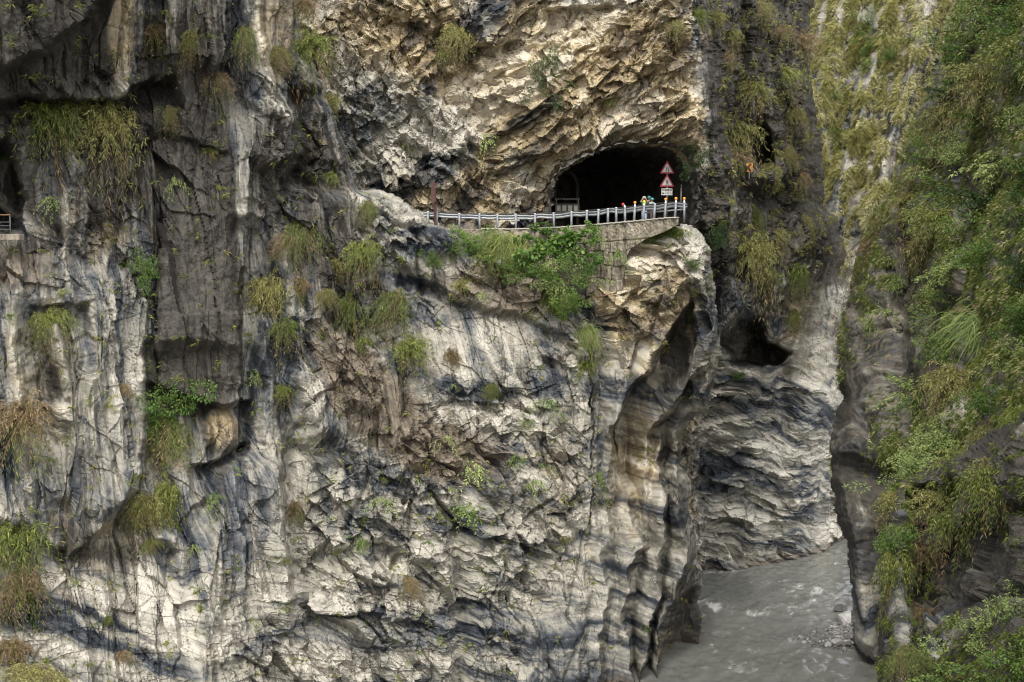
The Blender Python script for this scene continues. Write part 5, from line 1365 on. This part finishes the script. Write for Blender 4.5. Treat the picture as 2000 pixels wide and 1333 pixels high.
PL = [
 # --- left cliff
 (N_, 104, 258, 92, 140, 'fern', 'large green hanging fern left of the olive one under the upper left overhang'),
 (N_, 214, 268, 108, 150, 'olive', 'large olive grassy fern drooping under the upper left overhang'),
 (N_, 4, 300, 28, 26, 'bush', 'small green leafy sprig at the left edge above the gallery opening'),
 (N_, 112, 410, 46, 70, 'palecreeper', 'sparse creeper on the pale pillar below the large hanging ferns'),
 (N_, 345, 370, 54, 66, 'palecreeper', 'thin leafy sprig at the top of the dark slab'),
 (N_, 338, 232, 46, 56, 'olive', 'small yellow tuft on dark rock right of the large olive fern'),
 (N_, 408, 300, 40, 30, 'olive', 'tiny pale tuft on dark rock at the top of the dark slab'),
 (N_, 305, 75, 60, 56, 'dry', 'brown dry tuft beside the tall pale streak near the top'),
 (N_, 376, 90, 34, 70, 'olive', 'long olive hanging tuft between the pale streak and the grey rib'),
 (N_, 486, 82, 48, 76, 'fern', 'yellow-green tuft on the front of the grey rib near the top'),
 (N_, 425, 165, 60, 56, 'dry', 'brown withered tuft on dark rock below the yellow-green rib tuft'),
 (N_, 546, 112, 60, 50, 'olive', 'yellow tuft on the tan ledge right of the grey rib'),
 (N_, 612, 118, 72, 110, 'fern', 'big yellow-green fern where the left rib meets the tan face'),
 (N_, 596, 22, 40, 60, 'dry', 'brown tuft at the top edge above the big yellow-green fern'),
 (N_, 640, 205, 44, 50, 'olive', 'small olive tuft at the edge of the rib against the white rock'),
 (N_, 588, 205, 30, 50, 'dry', 'small brown tuft hanging beside the hanging boulder'),
 (N_, 648, 350, 40, 36, 'fern', 'small green tuft on the brown rib below the boulder'),
 (N_, 592, 462, 84, 90, 'fern', 'large green fern with brown skirt on the rib level with the road'),
 (N_, 566, 480, 60, 60, 'dry', 'rust brown dead fronds left of the large rib fern'),
 (N_, 522, 585, 84, 110, 'olive', 'large yellowish brown fern below the rib fern'),
 (N_, 556, 655, 56, 66, 'fern', 'green fern hanging under the large yellowish one'),
 (N_, 588, 560, 46, 50, 'dry', 'thin brown tuft on the pale flute beside the yellowish fern'),
 (N_, 636, 582, 46, 40, 'olive', 'small olive fern on the flute left of the two hanging ferns'),
 (N_, 655, 525, 44, 54, 'olive', 'small fern left of the round fern below the road end'),
 (N_, 712, 505, 66, 84, 'fern', 'round dark green fern on the shaded gully below the road end'),
 (N_, 716, 420, 40, 50, 'fern', 'small fern under the pale rock shoulder at the road end'),
 (N_, 690, 622, 54, 100, 'fern', 'tall hanging fern at the head of the dark slope'),
 (N_, 716, 672, 36, 46, 'fern', 'small fern hanging just below the tall one on the dark slope'),
 (N_, 766, 612, 76, 100, 'fern', 'bushy fern beside the smooth pale face'),
 (N_, 800, 694, 70, 84, 'fern', 'bright green fern lowest of the group beside the smooth pale face'),
 (N_, 288, 520, 58, 76, 'bush', 'bright green leafy plant in the crack left of the dark slab'),
 (N_, 282, 575, 44, 70, 'creeper', 'leafy trailing stems below the plant in the slab crack'),
 (N_, 105, 640, 76, 88, 'fern', 'green fern on the fluted left wall under the pale pillar'),
 (N_, 60, 825, 120, 110, 'dry', 'wide rusty brown dead fern on the left wall'),
 (N_, 345, 770, 110, 130, 'bush', 'large leafy green bush hanging below the dark slab'),
 (N_, 330, 850, 100, 100, 'fern', 'tangled fern beneath the leafy bush below the dark slab'),
 (N_, 300, 880, 60, 70, 'creeper', 'trailing creeper at the bottom left of the leafy bush'),
 (N_, 245, 762, 36, 34, 'dry', 'small brown tuft on the pale bulge left of the leafy bush'),
 (N_, 500, 745, 60, 60, 'palecreeper', 'sparse yellow-green creeper right of the dark slab foot'),
 (N_, 555, 772, 34, 44, 'fern', 'small green fern on the grey flute above the pale ribs'),
 (N_, 290, 1000, 80, 96, 'olive', 'olive hanging fern under the overhang left of the fluted column'),
 (N_, 336, 985, 60, 100, 'fern', 'green hanging fern between the olive one and the fluted column'),
 (N_, 425, 985, 60, 60, 'creeper', 'small creeper in the hollow at the head of the fluted column'),
 (N_, 455, 925, 30, 30, 'creeper', 'tiny green sprig under the dark slab foot'),
 (N_, 300, 1060, 50, 30, 'fern', 'low fern at the lip of the lower overhang'),
 (N_, 575, 1000, 44, 50, 'dry', 'brown tuft on the right side of the pale ribs'),
 (N_, 375, 1075, 40, 40, 'palecreeper', 'thin yellow sprig left of the fluted column'),
 (N_, 208, 1215, 24, 28, 'fern', 'tiny green tuft on the banded pale rock at lower left'),
 (N_, 236, 1285, 40, 36, 'dry', 'small brown tuft on the banded rock near the bottom'),
 (N_, 40, 1075, 120, 140, 'fern', 'large bright bamboo grass clump at the left edge low down'),
 (N_, 52, 1140, 100, 90, 'dry', 'brown dead blades under the large bright bamboo grass clump'),
 (N_, 95, 1315, 130, 60, 'olive', 'green and brown grass at the bottom left corner'),
 (N_, 20, 1280, 70, 80, 'dry', 'brown grass at the lower left edge above the corner grass'),
 # --- central face and below the road
 (N_, 846, 505, 40, 56, 'bush', 'small green bush in the broken slabs below the road end'),
 (N_, 900, 475, 50, 40, 'bush', 'low green weed at the left end of the verge plants'),
 (N_, 880, 710, 36, 60, 'dry', 'brown wisp in the crack of the smooth pale face'),
 (N_, 965, 765, 30, 40, 'fern', 'small fern at the foot of the smooth streaked wall'),
 (N_, 885, 760, 30, 26, 'palecreeper', 'tiny bright sprig below the brown wisp'),
 (N_, 905, 560, 34, 40, 'olive', 'small olive tuft on the dusty ledge below the verge'),
 (N_, 945, 580, 40, 30, 'palecreeper', 'low green sprig on the dusty ledge right of the olive tuft'),
 (N_, 1085, 592, 56, 66, 'grass', 'yellow-green grass tuft at the foot of the wall plants'),
 (N_, 1148, 665, 40, 64, 'grass', 'upper hanging grass beside the long crack under the wall'),
 (N_, 1146, 730, 40, 76, 'fern', 'lower hanging fern beside the long crack under the wall'),
 (N_, 1072, 800, 80, 70, 'creeper', 'leafy creeper on the crumbly rock left of the long crack'),
 (N_, 1030, 830, 40, 40, 'palecreeper', 'small pale sprig left of the leafy creeper on crumbly rock'),
 (N_, 870, 870, 60, 60, 'palecreeper', 'pale creeper at the foot of the dark slope'),
 (N_, 925, 925, 110, 70, 'palecreeper', 'wide low pale creeper in the middle of the crumbly face'),
 (N_, 920, 1005, 90, 70, 'creeper', 'leafy green creeper under the wide low pale creeper'),
 (N_, 1012, 915, 44, 66, 'creeper', 'green creeper right of the wide low pale creeper'),
 (N_, 1035, 958, 50, 60, 'palecreeper', 'small pale sprig just below the green creeper right of centre'),
 (N_, 1065, 915, 50, 50, 'creeper', 'small leafy sprig on the pale rib right of the green creeper'),
 (N_, 750, 985, 70, 60, 'palecreeper', 'pale creeper on the grey broken rock below the dark slope'),
 (N_, 815, 940, 34, 40, 'palecreeper', 'tiny sprig on grey rock above the pale creeper'),
 (N_, 705, 1070, 60, 60, 'creeper', 'green creeper on the lower broken blocks'),
 (N_, 832, 1075, 40, 60, 'creeper', 'thin green creeper in the lower dark crevice'),
 (N_, 795, 1145, 50, 50, 'dry', 'brown tuft on the pale ledge low in the centre'),
 (N_, 868, 1165, 30, 30, 'palecreeper', 'tiny yellow sprig right of the low brown tuft'),
 (N_, 955, 1110, 36, 60, 'palecreeper', 'trailing green sprig low on the grey rib'),
 (N_, 1170, 945, 50, 80, 'creeper', 'green creeper hanging at the head of the river flutes'),
 (N_, 1345, 620, 30, 60, 'creeper', 'dark creeper on the outer edge under the prow'),
 (N_, 1386, 545, 26, 40, 'creeper', 'small creeper at the outermost edge of the prow'),
 (N_, 1352, 515, 34, 26, 'bush', 'small green bush under the pale slab of the prow'),
 (N_, 1280, 462, 60, 34, 'grass', 'green grass left part of the strip on the prow below the rail'),
 (N_, 1318, 452, 54, 30, 'grass', 'green grass right part of the strip on the prow below the rail'),
 # --- tan cliff above the road
 (T_, 1078, 150, 46, 90, 'darkbush', 'dark green ferny bush in the middle of the tan rock'),
 (T_, 1110, 168, 34, 30, 'creeper', 'small green sprig right of the dark bush on the tan rock'),
 (T_, 900, 75, 50, 60, 'olive', 'olive tuft high on the tan rock left of the dark bush'),
 (T_, 876, 110, 40, 40, 'fern', 'green fern just below the high olive tuft'),
 (T_, 955, 285, 56, 60, 'palecreeper', 'yellow-green sprigs beside the pale jutting rock'),
 (T_, 1196, 203, 24, 20, 'fern', 'tiny green tuft above the tunnel arch'),
 (T_, 1318, 50, 40, 34, 'olive', 'olive tuft at the upper right corner of the tan rock'),
 (T_, 795, 290, 26, 30, 'palecreeper', 'tiny sprig on the grey shattered rock left of the jutting rock'),
 (T_, 1352, 308, 46, 54, 'darkbush', 'dark fern hanging at the right shoulder of the tunnel mouth'),
 (T_, 1392, 445, 50, 70, 'darkbush', 'dark green shrub in the gap right of the prow'),
 # --- dark buttress
 (K_, 1436, 275, 76, 90, 'olive', 'big olive grass clump left of the chevron sign opening'),
 (K_, 1440, 315, 50, 40, 'dry', 'brown blades under the big clump by the chevron sign'),
 (K_, 1508, 340, 34, 44, 'olive', 'small yellow-green tuft right of the chevron sign'),
 (K_, 1536, 300, 26, 40, 'olive', 'thin tuft above and right of the chevron sign'),
 (K_, 1362, 40, 34, 50, 'fern', 'dark tuft left of the highest row on the dark buttress'),
 (K_, 1398, 40, 34, 40, 'olive', 'yellow tuft right of the dark tuft at the top of the buttress'),
 (K_, 1424, 75, 34, 44, 'olive', 'bright olive tuft on the upper buttress'),
 (K_, 1416, 120, 26, 40, 'dry', 'brownish tuft below the bright olive one on the buttress'),
 (K_, 1475, 20, 50, 40, 'olive', 'olive tuft at the very top of the buttress'),
 (K_, 1525, 65, 60, 40, 'dry', 'brown grass on the overhanging top of the buttress'),
 (K_, 1470, 190, 50, 60, 'olive', 'hanging olive grass high above the chevron sign'),
 (K_, 1530, 155, 56, 50, 'fern', 'green-gold tuft right of the hanging olive grass'),
 (K_, 1562, 100, 50, 70, 'dry', 'brown and olive grass on the upper right edge of the buttress'),
 (K_, 1548, 230, 40, 44, 'olive', 'small tuft below the green-gold one on the buttress'),
 (K_, 1572, 268, 26, 30, 'olive', 'tiny tuft near the right edge of the buttress'),
 (K_, 1560, 355, 34, 44, 'dry', 'brownish tuft right of the small tuft by the sign'),
 (K_, 1480, 430, 30, 60, 'fern', 'thin green tuft on the middle of the buttress'),
 (K_, 1462, 515, 76, 110, 'olive', 'large olive hanging grass on the lower buttress'),
 (K_, 1490, 560, 50, 80, 'fern', 'green grass hanging below the large olive grass'),
 (K_, 1552, 545, 40, 80, 'fern', 'dark green grass right of the large hanging grass'),
 (K_, 1518, 470, 40, 50, 'olive', 'olive tuft above the dark green hanging grass'),
 (K_, 1570, 440, 30, 50, 'olive', 'thin olive tuft near the lower right edge of the buttress'),
 (K_, 1545, 620, 26, 40, 'fern', 'small green tuft on pale rock below the buttress'),
 (K_, 1468, 655, 40, 40, 'darkbush', 'dark green bush inside the cave below the buttress'),
 (K_, 1440, 735, 36, 26, 'bush', 'low green bush on the cave floor'),
 # --- distant wall
 (D_, 1708, 42, 50, 50, 'bush', 'bright green bush high on the distant grassy wall'),
 (D_, 1702, 92, 44, 40, 'bush', 'green bush just below the highest one on the distant wall'),
 (D_, 1700, 130, 30, 30, 'palebush', 'small pale bush third in the column on the distant wall'),
 (D_, 1632, 190, 40, 34, 'palebush', 'lone yellow-green bush left on the distant wall'),
 (D_, 1738, 115, 30, 34, 'bush', 'small bush by the bare grey streak of the distant wall'),
 (D_, 1782, 95, 40, 36, 'fern', 'green tuft between the bare streaks of the distant wall'),
 (D_, 1630, 265, 30, 40, 'fern', 'green fern low left on the distant wall'),
 # --- right wall
 (E_, 1905, 40, 90, 90, 'palebush', 'feathery pale shrub at the top of the right wall'),
 (E_, 1975, 30, 90, 80, 'bush', 'bright leafy shrub in the top right corner'),
 (E_, 1890, 110, 70, 70, 'tree', 'small tree below the feathery shrub near the top right'),
 (E_, 1965, 120, 90, 90, 'fern', 'yellow-green bamboo fern below the corner shrub'),
 (E_, 1845, 190, 70, 60, 'darktree', 'dark green small tree on the ridge of the right wall'),
 (E_, 1985, 150, 60, 70, 'darkbush', 'dark bush at the right edge below the bamboo fern'),
 (E_, 1855, 130, 80, 70, 'bush', 'leafy shrub standing on the skyline ridge of the right wall'),
 (E_, 1920, 180, 90, 80, 'olive', 'yellowish grass clump right of the dark ridge tree'),
 (E_, 1980, 240, 80, 90, 'palebush', 'grey-green leafy shrub at the right edge in the upper third'),
 (E_, 1900, 250, 100, 80, 'tree', 'green tree in the middle of the upper right wall'),
 (E_, 1840, 240, 80, 70, 'olive', 'olive grass below the dark ridge tree'),
 (E_, 1800, 290, 60, 60, 'bush', 'round green bush on the lower ridge of the right wall'),
 (E_, 1850, 310, 90, 70, 'palebush', 'pale green shrub right of the round ridge bush'),
 (E_, 1930, 320, 110, 80, 'paletree', 'pale small-leaved tree in the right wall thicket'),
 (E_, 1990, 330, 60, 80, 'bush', 'green bush at the right edge beside the pale small-leaved tree'),
 (E_, 1780, 345, 60, 50, 'olive', 'brownish olive grass left of the pale green shrub'),
 (E_, 1820, 375, 90, 70, 'tree', 'feathery green tree below the pale green shrub'),
 (E_, 1900, 400, 110, 90, 'darktree', 'dark-leaved tree in the thicket right of the feathery tree'),
 (E_, 1975, 420, 90, 100, 'darktree', 'large dark tree at the right edge of the thicket'),
 (E_, 1770, 405, 60, 56, 'olive', 'yellow grass on the slope below the brownish olive grass'),
 (E_, 1830, 445, 80, 70, 'fern', 'bright green fern below the feathery tree'),
 (E_, 1722, 430, 60, 50, 'olive', 'dry olive grass at the lower end of the skyline ridge'),
 (E_, 1700, 490, 50, 56, 'dry', 'brown grass beside the narrow grey cleft'),
 (E_, 1676, 530, 40, 56, 'olive', 'yellow-green tuft at the bottom of the pale distant strip'),
 (E_, 1910, 480, 90, 80, 'bush', 'mid green bush below the dark-leaved tree'),
 (E_, 1985, 510, 70, 80, 'darkbush', 'shaded bush at the right edge below the large dark tree'),
 (E_, 1860, 530, 80, 60, 'paletree', 'light green tree leaning out above the bare dark rock'),
 (E_, 1800, 500, 56, 80, 'olive', 'hanging olive grass left of the leaning tree'),
 (E_, 1755, 560, 44, 50, 'creeper', 'thin creeper in the shade of the dark cleft'),
 (E_, 1830, 605, 110, 60, 'palebush', 'feathery acacia-like shrub left of the plumed grass'),
 (E_, 1730, 620, 60, 44, 'palecreeper', 'light sprigs on the bare brown rock of the right wall'),
 (E_, 1905, 650, 72, 80, 'plume', 'tall arching plumed grass in the middle of the right wall'),
 (E_, 1975, 620, 80, 90, 'bush', 'green shrub right of the plumed grass at the frame edge'),
 (E_, 1985, 700, 80, 70, 'palebush', 'pale leafy shrub below the shrub at the frame edge'),
 (E_, 1850, 660, 80, 70, 'bush', 'leafy shrub behind the plumed grass on its left'),
 (E_, 1755, 755, 90, 60, 'paletree', 'pale shrub jutting from the bare brown rock'),
 (E_, 1700, 640, 40, 40, 'palecreeper', 'small pale creeper near the river cleft'),
 (E_, 1790, 790, 70, 60, 'tree', 'spindly green tree right of the jutting pale shrub'),
 (E_, 1860, 760, 90, 90, 'olive', 'yellow-green grass below the plumed grass'),
 (E_, 1930, 770, 100, 80, 'bush', 'leafy shrub under the pale frame-edge shrub'),
 (E_, 1840, 850, 110, 80, 'palebush', 'yellow-green shrub at mid height of the right wall'),
 (E_, 1920, 850, 90, 70, 'olive', 'olive grass right of the yellow-green shrub'),
 (E_, 1785, 880, 80, 70, 'paletree', 'low pale tree above the foreground rock'),
 (F_, 1985, 830, 60, 70, 'grass', 'bright grass blades at the right edge above the foreground rock'),
 (F_, 1790, 920, 100, 70, 'palebush', 'feathery light shrub on top of the foreground rock'),
 (F_, 1855, 910, 90, 80, 'fern', 'green fern behind the feathery light shrub'),
 (F_, 1925, 935, 90, 90, 'fern', 'drooping bamboo fern on the foreground rock'),
 (F_, 1835, 985, 90, 70, 'olive', 'yellow grass on the shelf of the foreground rock'),
 (F_, 1860, 1035, 80, 90, 'fern', 'drooping fern over the dark foreground wall'),
 (F_, 1745, 985, 50, 56, 'olive', 'olive tuft on the left corner of the foreground rock'),
 (F_, 1742, 1045, 54, 70, 'bush', 'bright green leafy sprig on the left corner below the olive tuft'),
 (F_, 1740, 1110, 50, 90, 'fern', 'yellowish fern hanging down the left corner of the foreground rock'),
 (F_, 1745, 1250, 44, 60, 'creeper', 'small trailing plant low on the left corner'),
 (F_, 1762, 1285, 60, 60, 'fern', 'green bamboo grass at the foot of the left corner'),
 (F_, 1800, 1080, 50, 60, 'dry', 'dry grass on the small shelf of the foreground rock'),
 (F_, 1955, 1180, 110, 100, 'palebush', 'topmost light green bush in the lower right corner'),
 (F_, 1885, 1225, 110, 90, 'palebush', 'left light green bush in the lower right corner'),
 (F_, 1970, 1270, 120, 110, 'bush', 'darker leafy bush at the right edge of the lower corner'),
 (F_, 1890, 1310, 120, 80, 'bush', 'leafy bush at the bottom of the lower right corner'),
 (F_, 1815, 1310, 90, 80, 'fern', 'bamboo fern left of the lower right bushes'),
 (F_, 1800, 1205, 40, 40, 'dry', 'dry sprig on rock above the lower bamboo fern'),
]
for e in PL: plant(*e)
# plants on the verge under the guardrail, in front of the wall
for (u, v, w, h, kind, Y, lab) in [
    (915, 462, 60, 44, 'bush', 79.9, 'low weeds at the rail foot nearest the rusty post'),
    (950, 470, 64, 60, 'bush', 79.6, 'upright green weed left of the tall verge grass'),
    (985, 485, 60, 70, 'grass', 79.4, 'tall verge grass below the middle of the rail'),
    (1012, 490, 50, 60, 'grass', 79.4, 'shorter verge grass against the wall'),
    (1042, 480, 50, 66, 'broadleaf', 79.2, 'first broad-leaved plant against the wall from the left'),
    (1085, 475, 60, 60, 'broadleaf', 78.9, 'middle broad-leaved plant with large dark leaves against the wall'),
    (1130, 480, 70, 70, 'broadleaf', 78.5, 'big broad-leaved plant at the left edge of the bare wall blocks'),
    (1065, 520, 80, 60, 'bush', 78.6, 'dense green bush below the broad-leaved plants'),
    (1115, 535, 80, 70, 'palebush', 78.0, 'pale green bush in front of the wall foot'),
    (1120, 590, 60, 60, 'bush', 77.6, 'dark green bush hanging below the pale one at the wall foot'),
    (893, 456, 44, 34, 'creeper', 80.0, 'thin creeper below the second rail post from the rusty post'),
    (934, 486, 60, 50, 'palebush', 79.3, 'pale low bush under the upright green weed'),
    (968, 508, 60, 44, 'fern', 79.0, 'green fern under the tall verge grass'),
    (1005, 520, 60, 40, 'bush', 78.8, 'low bush on the dusty ledge below the shorter verge grass'),
    (1095, 560, 70, 60, 'creeper', 77.9, 'trailing creeper left of the wall foot'),
    (1140, 520, 50, 70, 'bush', 77.9, 'green bush right of the pale one, against the bare wall blocks'),
    (1180, 470, 30, 40, 'creeper', 78.0, 'creeper hanging down the bare wall blocks'),
    (1215, 505, 44, 60, 'creeper', 77.4, 'green creeper covering the right edge of the wall blocks'),
    (1066, 440, 36, 24, 'broadleaf', 79.7, 'small broad-leaved sprout showing above the wall top'),
    (1163, 438, 22, 22, 'broadleaf', 78.6, 'tiny sprout on the wall top right of the other sprout')]:
    plant(None, u - 6, v + 4, w * 1.05, h * 1.0, kind, lab, None, Y)

# ---- ground cover nobody could count
def cover(name, layer, n, prob, mat, size, blades, label, cat, seed, long=1.0):
    gu, gv, Q, used, nrm = LAYERS[layer]
    rs = np.random.RandomState(seed)
    ii, jj = np.nonzero(used)
    u = gu[jj]; v = gv[ii]
    w = prob(u, v); w = np.clip(w, 0, None); w = w / w.sum()
    k = rs.choice(len(ii), n, p=w)
    p = Q[ii[k], jj[k]]
    pp = np.repeat(p, blades, 0) + rs.normal(0, .10, (n * blades, 3)) * size
    d = unit(rs.normal(0, .75, pp.shape) * np.array([1, .45, 1]) + np.array([0, -.3, .15]))
    tint = np.clip(np.repeat(rs.normal(.5, .22, n), blades) + rs.normal(0, .12, n * blades), 0, 1)
    L = rs.uniform(.5, 1.1, len(pp)) * size * long
    V, F, T = leaves_np(pp, d, L, L * rs.uniform(.05, .11, len(pp)), tint, rs, .45)
    o = mesh_np(name, V, F, mat, {'tint': T}, smooth=False)
    tag(o, label, cat, kind='stuff')
def pD(u, v):
    e = u + 0.28 * (v - 200)
    return np.clip(0.12 + 1.9 * fbm(e / 16, v / 60, 601, 4, 0.6), 0.0, 1.5) * (1 - 0.92 * sstep(330, 470, v)) * (1 - blobs(e, v, [(1815, 100, 30, 130, .95), (1745, 20, 22, 70, .8), (1780, 200, 16, 90, .8)])) * (v > -60) * (v < 620) * (u < 1930)
cover('wall_grass', 'distant_cliff', 56000, pD, G_STRAW, 0.45, 8, 'yellowish grass covering the distant sunlit wall', 'grass', 5)
cover('wall_clumps', 'distant_cliff', 1600, lambda u, v: pD(u, v) ** 2, G_OLIVE, 0.8, 30, 'clumps of longer olive grass standing out on the distant wall', 'grass', 15)
cover('wall_greenery', 'distant_cliff', 9000, lambda u, v: pD(u, v) * (0.3 + blobs(u, v, [(1705, 80, 30, 90, 1.), (1650, 100, 40, 200, .3)])), G_FERN, 0.45, 8, 'green weeds scattered among the grass of the distant wall', 'weeds', 6)
def pE(u, v):
    bare = blobs(u, v, [(1715, 720, 80, 150, .97), (1665, 1080, 60, 230, 1.0), (1780, 560, 40, 110, .7), (1760, 470, 20, 60, .6), (1800, 720, 50, 60, .6), (1650, 850, 40, 90, 1.)])
    return np.clip(0.45 + 1.3 * fbm(u / 40, v / 40, 602, 3), 0.02 + 0.12 * sstep(1770, 1830, u), 1.4) * (1 - np.clip(bare, 0, 1)) * (v > -60) * (u < 2300) * (v < 930)
cover('undergrowth', 'right_cliff', 38000, pE, G_LEAF, 0.27, 11, 'green undergrowth covering the right wall', 'undergrowth', 7)
cover('dry_grass', 'right_cliff', 9000, pE, G_STRAW, 0.34, 8, 'yellow dry grass mixed into the right wall thicket', 'grass', 8)
def pK(u, v): return (u > 1380) * (u < 1660) * (v > -60) * (v < 620) * np.clip(0.1 + 1.4 * fbm(u / 30, v / 30, 603, 3), 0, 1.2) * (1 - 0.95 * sstep(430, 560, v))
cover('thicket_leaves', 'right_cliff', 20000, pE, G_LUSH, 0.26, 11, 'dark green small-leaved scrub between the shrubs of the right wall', 'scrub', 12)
cover('buttress_weeds', 'tunnel_cliff', 900, pK, G_OLIVE, 0.36, 10, 'small weeds growing over the dark buttress', 'weeds', 9)
def pN(u, v): return (u > -20) * (v > 0) * (v < 1333) * (u < 1390) * np.clip(-0.25 + 1.1 * fbm(u / 40, v / 40, 604, 3) + blobs(u, v, [(960, 490, 110, 30, .8), (910, 950, 120, 100, .3), (330, 850, 60, 90, .4), (420, 1200, 30, 150, .15), (1150, 700, 20, 100, .4), (1290, 460, 50, 14, .8), (980, 570, 120, 30, .3)]), 0, 1.2)
cover('cliff_weeds', 'near_cliff', 1500, pN, G_FERN, 0.32, 8, 'tiny weeds rooted in cracks of the near cliff', 'weeds', 10)
def pF(u, v): return (u < 2300) * (v < 1380) * np.clip(0.0 + 1.2 * fbm(u / 40, v / 40, 605, 3) + blobs(u, v, [(1740, 1050, 30, 120, .6), (1830, 960, 90, 50, .6), (1900, 1290, 130, 70, .6), (1750, 1290, 30, 60, .4)]) - blobs(u, v, [(1900, 1110, 90, 70, 1.0)]), 0, 1.2)
cover('rock_weeds', 'foreground_cliff', 3400, pF, G_LEAF, 0.28, 9, 'weeds and grass rooted on the dark foreground rock', 'weeds', 11)
